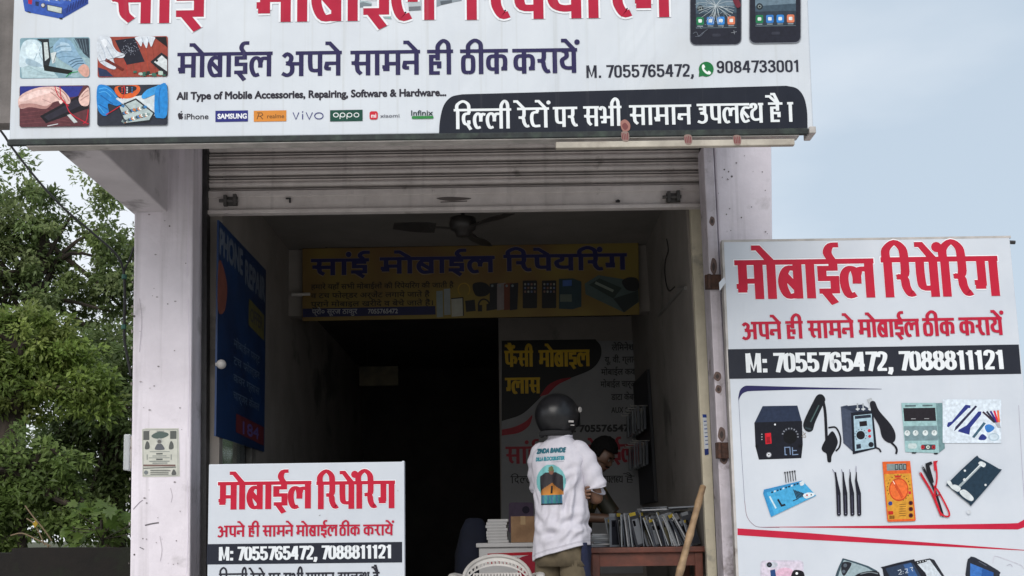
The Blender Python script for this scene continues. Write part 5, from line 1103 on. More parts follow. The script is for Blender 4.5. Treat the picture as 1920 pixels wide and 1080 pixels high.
b = MB(); b.box(chx - .22, chx + .22, CHY - .45, CHY - .03, FZ + .41, FZ + .44); b.build('seat', M_pl, chair, bevel=.015)
for s_ in (-1, 1):
    for yy, ty in ((-.42, -.47), (-.05, .02)): b = MB(); b.tube([(chx + s_ * .2, CHY + yy, FZ + .41), (chx + s_ * .24, CHY + ty, FZ + .002)], [.028, .02], 8); b.build('leg', M_pl, chair)
    b = MB(); b.tube(smooth_pts([(chx + s_ * .225, CHY - .03, FZ + .64), (chx + s_ * .26, CHY - .2, FZ + .655), (chx + s_ * .255, CHY - .4, FZ + .63), (chx + s_ * .225, CHY - .43, FZ + .43)], 5), .02, 8, sq=(1.3, .7)); b.build('armrest', M_pl, chair)

# ------------------------------------------------------------------ bamboo stick
a_, z_ = at(1318, 912, .06), at(1262, 1120, -.28)
d = (z_ - a_); d *= (a_.z - FZ - .002) / -d.z
b = MB(); pts = [a_ + d * (i / 24) for i in range(25)]
b.tube(pts, [.019 + .004 * i / 24 + (.004 if i % 4 == 2 else 0) for i in range(25)], 12)
tag(b.build('bamboo_stick', mat('weathered_bamboo', lin((166, 138, 106)), lin((122, 98, 74)), .6, 14, 6, .2), None, smooth=True), 'brown bamboo stick leaning against right jamb in front of the table', 'stick')

# ------------------------------------------------------------------ cables on the left
cy = .35
def cab(pts, r_, Y0_, Y1_): return [at(x_, y_, Y0_ + (Y1_ - Y0_) * i / (len(pts) - 1)) for i, (x_, y_) in enumerate(pts)]
c_ = thing('service_cable', 'black service cable sagging past trees and running down beside left pillar', 'cable', at(237, 700, cy))
b = MB(); b.tube(smooth_pts(cab([(-60, 170), (2, 246), (23, 277), (70, 337), (117, 388), (167, 431), (218, 477), (232, 508)], 1, 0.1, cy), 4), .0075, 7); b.tube(smooth_pts(cab([(232, 506), (234, 551), (233, 629), (237, 660), (246, 705)], 1, cy, cy), 4), .009, 7); b.tube(smooth_pts(cab([(232, 508), (241, 490), (252, 462)], 1, cy, cy), 4), .006, 7); b.build('wire', M_cable, c_)
M_tie = mat('green_tape', (.03, .12, .09), None, .5)
for x_, y_ in ((233, 519), (232, 613)): c = at(x_, y_, cy); b = MB(); b.tube([c + Vector((0, 0, -.014)), c + Vector((0, 0, .014))], .017, 8); b.build('green_tie', M_tie, c_)

# wire and bracket on the right inner wall
def rpt(px_, py_):
    q = atx(px_, py_, 1.15); return Vector((rw(q.z) - .006, q.y, q.z))
b = MB(); b.tube(smooth_pts([rpt(1251, 448), rpt(1253, 470), rpt(1247, 490), rpt(1246, 520), rpt(1251, 545), rpt(1262, 538)], 4), .004, 6); tag(b.build('wall_wire', M_cable), 'thin dark wire dangling on the right inner wall near the ceiling', 'wire')
b = MB(); b.tube([rpt(1232, 592), rpt(1276, 541)], .011, 8); b.tube([rpt(1270, 541), rpt(1282, 540)], .014, 8); tag(b.build('pipe_clip', mat('grey_pipe', (.18, .17, .16), None, .7)), 'slanting grey pipe piece fixed on the right inner wall below the wire', 'pipe')
# ------------------------------------------------------------------ people
M_skin = mat('brown_skin', (.20, .105, .065), (.16, .08, .048), .5, 14, 6, .1, 90)
M_hair = mat('black_hair', (.008, .007, .007), (.004, .004, .004), .9, 60, 4, .8, 120, spec=.1)
def skin_body(name, V, E, root, m, parent):
    """one continuous body grown round a jointed skeleton"""
    names = list(V); me = bpy.data.meshes.new(name)
    me.from_pydata([V[n][0] for n in names], [(names.index(a), names.index(b)) for a, b in E], [])
    o = bpy.data.objects.new(name, me); C.objects.link(o)
    md = o.modifiers.new('skin', 'SKIN'); md.use_smooth_shade = True
    for i, n in enumerate(names):
        r_ = V[n][1]; r_ = r_ if isinstance(r_, tuple) else (r_, r_)
        me.skin_vertices[0].data[i].radius = r_; me.skin_vertices[0].data[i].use_root = (n == root)
    sb = o.modifiers.new('sub', 'SUBSURF'); sb.levels = sb.render_levels = 2
    bpy.context.view_layer.update()
    m2 = bpy.data.meshes.new_from_object(o.evaluated_get(bpy.context.evaluated_depsgraph_get()))
    o.modifiers.clear(); o.data = m2; m2.name = name; m2.materials.clear(); m2.materials.append(m); o.parent = parent
    m2.polygons.foreach_set('use_smooth', [True] * len(m2.polygons))
    bpy.data.meshes.remove(me)
    return o
def add_hand(V, E, tag_, wrist, dirv, side, spread, curl, k=1.0):
    """palm, four fingers of unequal length and a thumb leaving the side of the palm"""
    w_, d, s_ = Vector(wrist), Vector(dirv).normalized(), Vector(side).normalized()
    nrm = d.cross(s_).normalized()
    pc = w_ + d * .05 * k; V[tag_ + 'palm'] = (tuple(pc), (.036 * k, .018 * k)); E.append((tag_ + 'wrist', tag_ + 'palm'))
    kn = w_ + d * .088 * k; V[tag_ + 'knuckle'] = (tuple(kn), (.036 * k, .014 * k)); E.append((tag_ + 'palm', tag_ + 'knuckle'))
    for j, (off, ln) in enumerate(((-.03, .066), (-.01, .078), (.01, .074), (.029, .058))):
        p_ = kn + s_ * off * k; q = p_; a = curl * .5; prev = tag_ + 'knuckle'
        for i in range(3):
            dd = d * math.cos(a) + nrm * math.sin(a) + s_ * off * spread
            q = q + dd.normalized() * ln * k * (.46, .32, .26)[i]; nm = '%sf%d%d' % (tag_, j, i)
            V[nm] = (tuple(q), (.0088 - .0011 * i) * k); E.append((prev, nm)); prev = nm; a += curl * (.7 + .1 * j)
    t0 = w_ + d * .03 * k - s_ * .036 * k; V[tag_ + 't0'] = (tuple(t0), .013 * k); E.append((tag_ + 'palm', tag_ + 't0'))
    t1 = t0 + (d * .6 - s_ * .6 + nrm * .3).normalized() * .034 * k; V[tag_ + 't1'] = (tuple(t1), .0105 * k); E.append((tag_ + 't0', tag_ + 't1'))
    t2 = t1 + (d * .9 - s_ * .2 + nrm * .4).normalized() * .028 * k; V[tag_ + 't2'] = (tuple(t2), .008 * k); E.append((tag_ + 't1', tag_ + 't2'))
def head_chain(V, E, neck, base, tilt):
    """head on a neck: skull, jaw, nose, ears; tilt = nod forward in radians, local +Y is the face side"""
    b_ = Vector(base); up = Vector((0, math.sin(tilt), math.cos(tilt))); fw = Vector((0, math.cos(tilt), -math.sin(tilt))); sx = Vector((1, 0, 0))
    V['jaw'] = (tuple(b_ + up * .045 + fw * .03), (.052, .056)); E.append((neck, 'jaw'))
    V['cheek'] = (tuple(b_ + up * .10 + fw * .022), (.066, .082)); E.append(('jaw', 'cheek'))
    V['skull'] = (tuple(b_ + up * .155 + fw * .005), (.072, .092)); E.append(('cheek', 'skull'))
    V['crown'] = (tuple(b_ + up * .205 - fw * .002), (.048, .062)); E.append(('skull', 'crown'))
    V['nose'] = (tuple(b_ + up * .093 + fw * .118), .011); E.append(('cheek', 'nose'))
    V['chin'] = (tuple(b_ + up * .02 + fw * .085), .018); E.append(('jaw', 'chin'))
    for s_, n in ((1, 'earr'), (-1, 'earl')): V[n] = (tuple(b_ + up * .10 - fw * .005 + sx * .082 * s_), (.008, .022)); E.append(('cheek', n))
    return b_, up, fw, sx
def face_parts(parent, b_, up, fw, sx):
    for s_ in (1, -1):
        m = MB(); m.ball(b_ + up * .122 + fw * .0875 + sx * .03 * s_, .0105, 12, 8); e = m.build('eye', mat('eye_white', (.16, .15, .14), None, .4), parent, world=False, smooth=True)
        m = MB(); m.ball(b_ + up * .122 + fw * .0945 + sx * .03 * s_, .0055, 10, 6); m.build('iris', M_hair, e, world=False, smooth=True)
        m = MB(); m.tube([b_ + up * .143 + fw * .093 + sx * .014 * s_, b_ + up * .148 + fw * .094 + sx * .03 * s_, b_ + up * .142 + fw * .086 + sx * .047 * s_], [.004, .005, .003], 6); m.build('eyebrow', M_hair, parent, world=False)
    m = MB(); m.tube(smooth_pts([b_ + up * .056 + fw * .086 - sx * .024, b_ + up * .059 + fw * .099, b_ + up * .056 + fw * .086 + sx * .024], 4), [.003] + [.006] * 7 + [.003], 6); m.build('mouth', mat('lips', (.16, .06, .05), None, .5), parent, world=False)

PX, PY = .292, .10
ROT = math.radians(-30)
p1 = thing('person', 'person in a black helmet and white printed T-shirt standing with back turned and arms folded', 'person', (PX, PY, FZ), ROT)
p1.scale = (.96, .96, 1)
V = {'pelvis': ((0, 0, .90), (.15, .11)), 'waist': ((0, 0, 1.05), (.13, .095)), 'chest': ((0, -.005, 1.25), (.155, .095)), 'upper': ((0, -.01, 1.38), (.12, .075)), 'neck': ((0, .0, 1.47), .055), 'neck2': ((0, .018, 1.525), .055)}
E = [('pelvis', 'waist'), ('waist', 'chest'), ('chest', 'upper'), ('upper', 'neck'), ('neck', 'neck2')]
hb = head_chain(V, E, 'neck2', (-.022, .03, 1.535), .06)
for s_, n in ((1, 'r'), (-1, 'l')):
    V[n + 'sh'] = ((s_ * .135, -.005, 1.385), .05); E.append(('upper', n + 'sh'))
    V[n + 'arm'] = ((s_ * .178 + (.014 if s_ > 0 else 0), .022 if s_ > 0 else .045, 1.25), .041); E.append((n + 'sh', n + 'arm'))
    V[n + 'elb'] = ((s_ * .2 + (.032 if s_ > 0 else 0), .06 if s_ > 0 else .12, 1.10), .042); E.append((n + 'arm', n + 'elb'))
    V[n + 'hip'] = ((s_ * .09, 0, .84), .092); E.append(('pelvis', n + 'hip'))
    V[n + 'knee'] = ((s_ * .105, .02, .48), .058); E.append((n + 'hip', n + 'knee'))
    V[n + 'calf'] = ((s_ * .11, -.01, .33), .055); E.append((n + 'knee', n + 'calf'))
    V[n + 'ank'] = ((s_ * .115, -.01, .085), .036); E.append((n + 'calf', n + 'ank'))
    V[n + 'toe'] = ((s_ * .13, .15, .035), (.04, .026)); E.append((n + 'ank', n + 'toe'))
V['rfore'] = ((.13, .20, 1.115), .036); E.append(('relb', 'rfore')); V['rwrist'] = ((.05, .235, 1.13), (.028, .022)); E.append(('rfore', 'rwrist'))
add_hand(V, E, 'r', (.05, .235, 1.13), (-1, -.25, .08), (0, .1, 1), 1.5, .3)
V['lfore'] = ((-.12, .20, 1.14), .036); E.append(('lelb', 'lfore')); V['lfore2'] = ((.03, .19, 1.15), .03); E.append(('lfore', 'lfore2')); V['lwrist'] = ((.135, .10, 1.135), (.027, .022)); E.append(('lfore2', 'lwrist'))
add_hand(V, E, 'l', (.135, .10, 1.135), (.38, -.92, .02), (0, .1, -1), 1.5, .42)
body = skin_body('body', V, E, 'pelvis', M_skin, p1)
face_parts(p1, *hb)
# T-shirt: torso with sagging folds, sleeves, ribbed collar
RG = [(.775, .186, .146, .0), (.80, .187, .145, .0), (.86, .183, .14, .0), (.95, .176, .131, .0), (1.05, .168, .122, -.002), (1.15, .172, .120, -.005), (1.25, .184, .121, -.008), (1.33, .192, .117, -.01), (1.385, .182, .104, -.01), (1.425, .152, .09, -.008), (1.455, .108, .079, -.002), (1.475, .082, .071, .004), (1.492, .066, .064, .008)]
def ring(z):
    for (z0, a0, b0, c0), (z1, a1, b1, c1) in zip(RG, RG[1:]):
        if z <= z1: t = max(0, (z - z0) / (z1 - z0)); return a0 + (a1 - a0) * t, b0 + (b1 - b0) * t, c0 + (c1 - c0) * t
    return RG[-1][1:]
def bump(x, c, w_): return math.exp(-((x - c) / w_) ** 2)
def sstep(a, b_, x): t = min(1, max(0, (x - a) / (b_ - a))); return t * t * (3 - 2 * t)
CREASE = [((.95, 1.27), (.35, 1.17), .07, -.010), ((.96, 1.22), (.45, 1.09), .07, -.011), ((.95, 1.30), (.5, 1.27), .06, -.008), ((.9, 1.16), (.1, .98), .08, -.010), ((.95, .99), (.2, .93), .07, -.012), ((.9, .93), (-.2, .89), .07, -.011), ((.6, .88), (-.6, .905), .06, -.008), ((-.9, 1.02), (-.3, .95), .07, -.008), ((-.95, 1.2), (-.6, 1.08), .06, -.007), ((.2, 1.08), (-.4, .97), .08, -.007)]
def fold(th, z):
    x = math.cos(th); s_ = -math.sin(th)
    d = .011 * math.sin(46 * (z + .13 * x + .03 * noise.noise(Vector((x * 2, 3, z * 5)))) + 2.2 * math.sin(2.3 * x + 1)) * bump(z, .92, .09) * (.15 + .85 * sstep(-.7, .8, x))
    d += .004 * math.sin(80 * (z - .2 * x) + 1.3) * bump(z, .87, .06) * sstep(-.6, .5, x)
    d += .012 * math.sin(30 * (z * .5 - .62 * (x - .2)) + .6) * bump(z, 1.08, .15) * sstep(-.9, .6, x)          # diagonal pulls up to the right arm
    d += .009 * math.sin(44 * (z * .35 - .33 * x)) * bump(x, .85, .35) * bump(z, 1.22, .12)
    d += .004 * math.sin(11 * th) * bump(z, .80, .05) + .006 * noise.noise(Vector((x * 5, s_ * 5, z * 7)))
    d -= .012 * bump(x, .0, .12) * bump(z, 1.22, .16) * (1 if s_ > 0 else 0)
    if s_ > 0:      # creases pulled from the right armpit and bunched at the waist
        for (ax, az), (bx, bz), w_, dp_ in CREASE:
            t = ((x - ax) * (bx - ax) + (z - az) * 3 * (bz - az) * 3) / ((bx - ax) ** 2 + 9 * (bz - az) ** 2); t = min(1, max(0, t))
            q = math.hypot(x - ax - (bx - ax) * t, 3 * (z - az - (bz - az) * t))
            d += dp_ * (math.exp(-(q / w_) ** 2) - .7 * math.exp(-((q - 1.7 * w_) / w_) ** 2)) * (1 - .6 * abs(2 * t - 1))
    return d * sstep(1.48, 1.38, z)
def shirt_pt(th, z, out=0.0):
    a, b_, cy_ = ring(z); d = fold(th, z) + out; e = .86
    cx_, sx_ = math.cos(th), math.sin(th)
    px_, py_ = math.copysign(abs(cx_) ** e, cx_), math.copysign(abs(sx_) ** e, sx_)
    zz = z - (-.05 * cx_) * sstep(1.05, .78, z)
    return Vector(((a + d) * px_, cy_ + (b_ + d) * py_, zz))
M_shirt = mat('white_jersey', lin((206, 203, 212)), lin((198, 195, 205)), .8, 30, 4, .12, 260)
m = MB(); NT, NZ = 110, 120
zs_ = [.775 + (1.492 - .775) * i / NZ for i in range(NZ + 1)]
rings = [[shirt_pt(2 * PI * k_ / NT, z) for k_ in range(NT)] for z in zs_]
m.loft([[p_ + Vector((0, 0, .018)) - Vector((p_.x, p_.y, 0)).normalized() * .008 for p_ in rings[0]]] + rings)
for s_ in (1, -1):
    yk = .45 if s_ > 0 else 1; xk = .03 if s_ > 0 else 0
    A = [Vector((s_ * .10, -.006, 1.402)), Vector((s_ * .138, -.005, 1.39)), Vector((s_ * (.168 + xk * .3), .02 * yk, 1.33)), Vector((s_ * (.186 + xk * .6), .05 * yk, 1.26)), Vector((s_ * (.196 + xk), .085 * yk, 1.19)), Vector((s_ * (.199 + xk), .096 * yk, 1.168)), Vector((s_ * (.199 + xk), .094 * yk, 1.172))]
    Rr = [.058, .068, .072, .070, .069, .070, .062]
    pts = smooth_pts(A[:-1], 5) + [A[-1]]; n_ = len(pts)
    rr = []
    for i, p_ in enumerate(pts):
        f = min(i / 5, len(Rr) - 2); j = int(f); r_ = Rr[j] + (Rr[min(j + 1, len(Rr) - 2)] - Rr[j]) * (f - j) if i < n_ - 1 else Rr[-1]
        t_ = (pts[min(i + 1, n_ - 1)] - pts[max(i - 1, 0)]).normalized() if i < n_ - 1 else (pts[i - 1] - pts[i - 2]).normalized()
        u_ = Vector((0, 1, 0)); u_ = (u_ - t_ * u_.dot(t_)).normalized(); v_ = t_.cross(u_)
        rr.append([p_ + (u_ * math.cos(a) * .92 + v_ * math.sin(a)) * (r_ + .0055 * math.sin(i * 1.15 + 2.4 * math.sin(a) + s_) * sstep(3, 9, i) * sstep(n_ - 1, n_ - 5, i)) for a in [2 * PI * q_ / 28 for q_ in range(28)]])
    m.loft(rr)
shirt = m.build('t_shirt', M_shirt, p1, world=False, smooth=True)
m = MB()
m.loft([[shirt_pt(2 * PI * k_ / 60, 1.485, o_) + Vector((0, 0, h_)) for k_ in range(60)] for o_, h_ in ((.0, -.008), (.006, -.004), (.006, .01), (.0, .014), (-.006, .008))]); m.build('collar', M_shirt, shirt, world=False, smooth=True)
for zz in (.800, .806):
    m = MB(); m.loft([[shirt_pt(2 * PI * k_ / 110, zz + h_, o_) for k_ in range(110)] for o_, h_ in ((.0003, -.001), (.0012, 0), (.0003, .001))]); m.build('hem_stitch', mat('grey_thread', lin((170, 166, 176)), None, .8), shirt, world=False)
# print on the back
def back_pt2(x, z, out):
    a, _, _ = ring(z); c_x = max(-.999, min(.999, x / (a + .004))); th = -math.acos(math.copysign(abs(c_x) ** (1 / .86), c_x)); return shirt_pt(th, z, out)
m = MB(); XA, XB, ZA, ZB = -.122, .108, 1.06, 1.40; NU, NV = 54, 80
def print_col(u, v):
    if v < .02 or v > .76: return None
    x, y = u - .52, v
    c = None
    if ((u - .5) / .46) ** 2 + ((v - .44) / .30) ** 2 < 1: c = (112, 178, 180)
    if .17 < u < .85 and .02 < v < .20: c = (40, 96, 128) if v > .055 else (18, 22, 30)
    hw = .10 + .26 * sstep(.64, .52, v)
    if v < .60 and v >= .20 and abs(x) < min(hw, .36):
        c = (38, 32, 38)
        g_ = (.42 - v) - abs(x) * .45
        if g_ > 0: c = (150 + int(60 * min(1, g_ * 5)), 96 + int(50 * min(1, g_ * 4)), 40)
        if abs(x) < .035 and .22 < v < .36: c = (26, 20, 18)
    if (x / .085) ** 2 + ((v - .635) / .075) ** 2 < 1: c = (98, 104, 66) if v > .62 else (120, 78, 62)
    if c and .055 < v < .2: c = (36 + int(30 * abs(math.sin(u * 31 + v * 40))), 92 + int(40 * abs(math.sin(u * 23))), 132)
    return c
for i in range(NU):
    for j in range(NV):
        c = print_col((i + .5) / NU, (j + .5) / NV)
        if not c: continue
        x0_, x1_ = XA + (XB - XA) * i / NU, XA + (XB - XA) * (i + 1) / NU; z0_, z1_ = ZA + (ZB - ZA) * j / NV, ZA + (ZB - ZA) * (j + 1) / NV
        m.add([back_pt2(x0_, z0_, .0016), back_pt2(x1_, z0_, .0016), back_pt2(x1_, z1_, .0016), back_pt2(x0_, z1_, .0016)], [(0, 1, 2, 3)], lin(c))
def shirt_text(t, xa_, xb_, z1, z0, col, bold):
    vs, fs, ed = latin_polys(t); xa, xb = min(v[0] for v in vs), max(v[0] for v in vs)
    q = [(xa_ + (v[0] - xa) / (xb - xa) * (xb_ - xa_), z0 + v[1] / .7 * (z1 - z0)) for v in vs]
    m.add([back_pt2(u, v, .0020) for u, v in q], fs, lin(col)); bw = bold * (z1 - z0)
    for i, (e0, e1) in enumerate(ed):
        p_, r_ = Vector(q[e0]), Vector(q[e1]); d_ = r_ - p_
        if d_.length < 1e-6: continue
        n2 = Vector((-d_.y, d_.x)).normalized() * bw / 2
        m.add([back_pt2(*(p_ + n2), .0021 + (i % 4) * .0001), back_pt2(*(r_ + n2), .0021 + (i % 4) * .0001), back_pt2(*(r_ - n2), .0021 + (i % 4) * .0001), back_pt2(*(p_ - n2), .0021 + (i % 4) * .0001)], [(0, 1, 2, 3)], lin(col))
shirt_text('ZINDA BANDE', -.118, .092, 1.412, 1.384, (30, 96, 112), .24); shirt_text('SE ROAD VOTER', -.118, .092, 1.379, 1.364, (196, 200, 208), .2); shirt_text('DILLA BLOCKBUSTER', -.118, .092, 1.359, 1.337, (44, 132, 146), .2); shirt_text('_________', .0, .09, 1.336, 1.328, (90, 110, 130), .1)
m.build('back_print', M_plain, shirt, world=False, recalc=False)
# trousers and navy side cloth
M_khaki = mat('khaki_cotton', lin((104, 92, 72)), lin((84, 74, 58)), .9, 10, 6, .25, 120)
m = MB(); rr = []
def fz(a, z): return .006 * math.sin(a * 3 + z * 30) + .005 * math.sin(a * 7 - z * 22)
for z, a_, b_ in ((.90, .158, .118), (.84, .166, .128), (.76, .174, .136), (.70, .176, .138)): rr.append([((a_ + fz(t, z)) * math.cos(t), (b_ + fz(t, z)) * math.sin(t) - (.014 * bump(math.cos(t), 0, .2) * -1 if math.sin(t) < 0 else 0), z) for t in [2 * PI * k_ / 48 for k_ in range(48)]])
m.loft(rr, caps=True)
for s_ in (1, -1): m.loft([[(s_ * cx_ + (r_ + fz(t, z)) * math.cos(t), cy_ + (r_ * 1.2 + fz(t, z)) * math.sin(t), z) for t in [2 * PI * k_ / 32 for k_ in range(32)]] for z, r_, cx_, cy_ in ((.74, .084, .088, 0), (.66, .09, .09, 0), (.56, .09, .095, .005), (.46, .088, .10, .01), (.455, .08, .10, .01))])
tr = m.build('trousers', M_khaki, p1, world=False, smooth=True)
m = MB()
for s_ in (1, -1): m.loft([[(s_ * .118 + (r_) * math.cos(t), .03 + r_ * 2.0 * math.sin(t) + .02, z) for t in [2 * PI * k_ / 24 for k_ in range(24)]] for z, r_ in ((.002, .05), (.02, .055), (.03, .056), (.06, .048), (.075, .03))], caps=True)
m.build('sandal', mat('brown_leather', (.06, .035, .02), None, .6), p1, world=False, smooth=True)
m = MB(); rr = []
for z in [.84 - .37 * i / 12 for i in range(13)]:
    w_ = .55 + .12 * math.sin(z * 20)
    rr.append([(( .186 + .012 * math.sin(8 * t + z * 12)) * math.cos(t), (.148 + .012 * math.sin(8 * t + z * 12)) * math.sin(t), z + .02 * math.cos(t * 3) * (z < .6)) for t in [-.42 + w_ * k_ / 9 * 1.9 for k_ in range(10)]])
m.loft(rr, closed=False); sc_ = m.build('side_cloth', mat('navy_towel', (.012, .018, .055), (.008, .011, .035), .9, 30, 4, .3, 200), p1, world=False, smooth=True)
md = sc_.modifiers.new('thickness', 'SOLIDIFY'); md.thickness = .006
# helmet
M_helm = mat('matt_black_shell', (.007, .007, .0085), (.014, .014, .016), .36, 26, 6, .04, 70, spec=.4, coat=.08)
HC = Vector((-.03, .03, 1.620)); m = MB(); NU, NV = 64, 34
P_ = {}; idx = []
vs = []; fs = []
for j in range(NV + 1):
    ph = .02 + (math.radians(138) - .02) * j / NV
    for i in range(NU):
        th = 2 * PI * i / NU; sp = math.sin(ph); cz_ = math.cos(ph)
        taper = 1.0 if cz_ > -.1 else 1 - .16 * (-.1 - cz_)
        vs.append(HC + Vector((.139 * sp * math.cos(th) * taper, .165 * sp * math.sin(th) * taper - .01 * (1 - cz_) * .0, .142 * cz_ if cz_ > 0 else .165 * cz_)))
for j in range(NV):
    for i in range(NU):
        a, b_, c, d_ = j * NU + i, j * NU + (i + 1) % NU, (j + 1) * NU + (i + 1) % NU, (j + 1) * NU + i
        mid = (vs[a] + vs[c]) / 2 - HC
        if mid.y > .045 and mid.z < .045 + .2 * max(0, .09 - mid.y): continue
        if mid.z < -.118 - .42 * max(0, mid.y): continue
        fs.append((a, b_, c, d_))
m.add([HC + Vector((0, 0, .142))] , []); o0 = len(m.v); m.add(vs, fs); m.add([vs[i] for i in range(NU)], [tuple(range(NU))])
hel = m.build('helmet', M_helm, p1, world=False, smooth=True)
md = hel.modifiers.new('thickness', 'SOLIDIFY'); md.thickness = .02; md.offset = -1
m = MB(); m.loft([[HC + Vector(((.139 + o_) * .74 * math.cos(t), -.012 + (.165 + o_) * .74 * math.sin(t), -.112 + h_)) for t in [PI * 1.02 + PI * .96 * k_ / 30 for k_ in range(31)]] for o_, h_ in ((.0, .014), (.012, .004), (.012, -.012), (.0, -.02), (-.02, -.012))], closed=False); m.build('neck_padding', mat('black_foam', (.012, .012, .014), None, .9), hel, world=False, smooth=True)
m = MB(); m.loft([[HC + Vector(((.1425) * math.sin(t) , .165 * math.cos(t) * 1.02, z_ * 1.0)) for t in [-1.25 + 2.5 * k_ / 24 for k_ in range(25)]] for z_ in (.052, .03, .0, -.03, -.06)], closed=False); m.build('visor', mat('smoked_visor', (.01, .01, .012), None, .08, coat=.6), hel, world=False, smooth=True)
m = MB()
for s_ in (1, -1): m.tube([HC + Vector((s_ * .137, .045, .035)), HC + Vector((s_ * .146, .045, .035))], .017, 14)
m.build('visor_screw', M_steel, hel, world=False)
m = MB(); c = HC + Vector((.125, -.055, -.045)); m.obox(c, Vector((.02, .03, 0)), Vector((0, 0, .012)), Vector((.006, -.004, 0))); m.obox(c + Vector((.004, .012, -.022)), Vector((.014, .02, 0)), Vector((0, 0, .006)), Vector((.006, -.004, 0))); m.build('silver_badge', M_steel, hel, world=False)

# shopkeeper behind the table
SKY_ = 1.55
c = at(1148, 900, SKY_)
M_skin2 = mat('dark_brown_skin', (.11, .058, .038), (.085, .044, .028), .5, 14, 6, .1, 90)
p2 = thing('person', 'person with black hair and patterned olive shirt bending over the packets behind the table', 'person', (c.x - .27, SKY_, FZ), math.radians(180 + 56))
p2.scale = (.95, .95, .95)
V = {'pelvis': ((0, -.06, .92), (.15, .11)), 'waist': ((0, -.03, 1.06), (.14, .10)), 'chest': ((0, .03, 1.22), (.16, .1)), 'upper': ((0, .07, 1.32), (.12, .075)), 'neck': ((0, .115, 1.40), .054), 'neck2': ((0, .15, 1.44), .052)}
E = [('pelvis', 'waist'), ('waist', 'chest'), ('chest', 'upper'), ('upper', 'neck'), ('neck', 'neck2')]
hb = head_chain(V, E, 'neck2', (0, .17, 1.445), .62)
for s_, n in ((1, 'r'), (-1, 'l')):
    V[n + 'sh'] = ((s_ * .175, .06, 1.32), .058); E.append(('upper', n + 'sh')); V[n + 'arm'] = ((s_ * .235, .11, 1.19), .05); E.append((n + 'sh', n + 'arm')); V[n + 'elb'] = ((s_ * .27, .19, 1.06), .042); E.append((n + 'arm', n + 'elb'))
    V[n + 'hip'] = ((s_ * .09, -.06, .84), .092); E.append(('pelvis', n + 'hip')); V[n + 'knee'] = ((s_ * .105, -.02, .48), .06); E.append((n + 'hip', n + 'knee')); V[n + 'calf'] = ((s_ * .11, -.05, .33), .055); E.append((n + 'knee', n + 'calf')); V[n + 'ank'] = ((s_ * .115, -.05, .085), .036); E.append((n + 'calf', n + 'ank')); V[n + 'toe'] = ((s_ * .13, .10, .035), (.04, .026)); E.append((n + 'ank', n + 'toe'))
for n, fo, wr, dr in (('r', (.20, .36, 1.05), (.10, .47, 1.045), (-.4, .9, -.12)), ('l', (-.26, .36, 1.05), (-.27, .48, 1.04), (-.1, .95, -.12))):
    V[n + 'fore'] = (fo, .036); E.append((n + 'elb', n + 'fore')); V[n + 'wrist'] = (wr, (.028, .021)); E.append((n + 'fore', n + 'wrist'))
    add_hand(V, E, n, wr, dr, (1, .2, 0) if n == 'l' else (-1, .3, 0), 1.5, .25)
skin_body('body', V, E, 'pelvis', M_skin2, p2); face_parts(p2, *hb)
b_, up, fw, sx = hb
m = MB(); vs = []; fs = []; NU, NV = 36, 16
HCc = b_ + up * .15 + fw * -.005
for j in range(NV + 1):
    ph = .03 + 1.95 * j / NV
    for i in range(NU):
        th = 2 * PI * i / NU; k_ = 1 + .09 * noise.noise(Vector((math.cos(th) * 5, math.sin(th) * 5, ph * 6)))
        vs.append(HCc + sx * .083 * k_ * math.sin(ph) * math.cos(th) + fw * .100 * k_ * math.sin(ph) * math.sin(th) + up * (.106 * k_ * math.cos(ph) + .004))
for j in range(NV):
    for i in range(NU):
        q = (j * NU + i, j * NU + (i + 1) % NU, (j + 1) * NU + (i + 1) % NU, (j + 1) * NU + i); mid = (vs[q[0]] + vs[q[2]]) / 2 - HCc
        if mid.dot(fw) > .035 and mid.dot(up) < .035: continue
        fs.append(q)
m.add(vs, fs); m.add([vs[i] for i in range(NU)], [tuple(range(NU))]); hr = m.build('hair', M_hair, p2, world=False, smooth=True); md = hr.modifiers.new('thickness', 'SOLIDIFY'); md.thickness = .012; md.offset = 1
m = MB(); MU = tuple(b_ + up * .066 + fw * .098); m.tube(smooth_pts([b_ + up * .064 + fw * .088 - sx * .03, b_ + up * .070 + fw * .104, b_ + up * .064 + fw * .088 + sx * .03], 4), [.003] + [.006] * 7 + [.003], 6); m.build('moustache', M_hair, p2, world=False)
m = MB(); m.col = lin((36, 36, 26))
spine = [((0, -.05, .80), .185, .14), ((0, -.05, .92), .18, .135), ((0, -.02, 1.06), .178, .13), ((0, .03, 1.2), .195, .128), ((0, .06, 1.29), .2, .118), ((0, .085, 1.355), .15, .095), ((0, .108, 1.395), .085, .075), ((0, .118, 1.41), .066, .066)]
rr = []
for i in range(len(spine) - 1):
    for q in range(6):
        t = q / 6; (p0, a0, b0), (p1_, a1, b1) = spine[i], spine[i + 1]; c = Vector(p0).lerp(Vector(p1_), t); a_ = a0 + (a1 - a0) * t; bb_ = b0 + (b1 - b0) * t
        rr.append([c + Vector(((a_ + .006 * math.sin(th * 5 + i * 2 + q)) * math.cos(th), (bb_ + .006 * math.sin(th * 4 - i)) * math.sin(th), 0)) for th in [2 * PI * k_ / 40 for k_ in range(40)]])
m.loft(rr)
for s_ in (1, -1): m.tube(smooth_pts([(s_ * .14, .06, 1.33), (s_ * .18, .065, 1.31), (s_ * .235, .11, 1.19), (s_ * .265, .17, 1.09)], 5), [.066] * 6 + [.07] * 10, 20, caps=False)
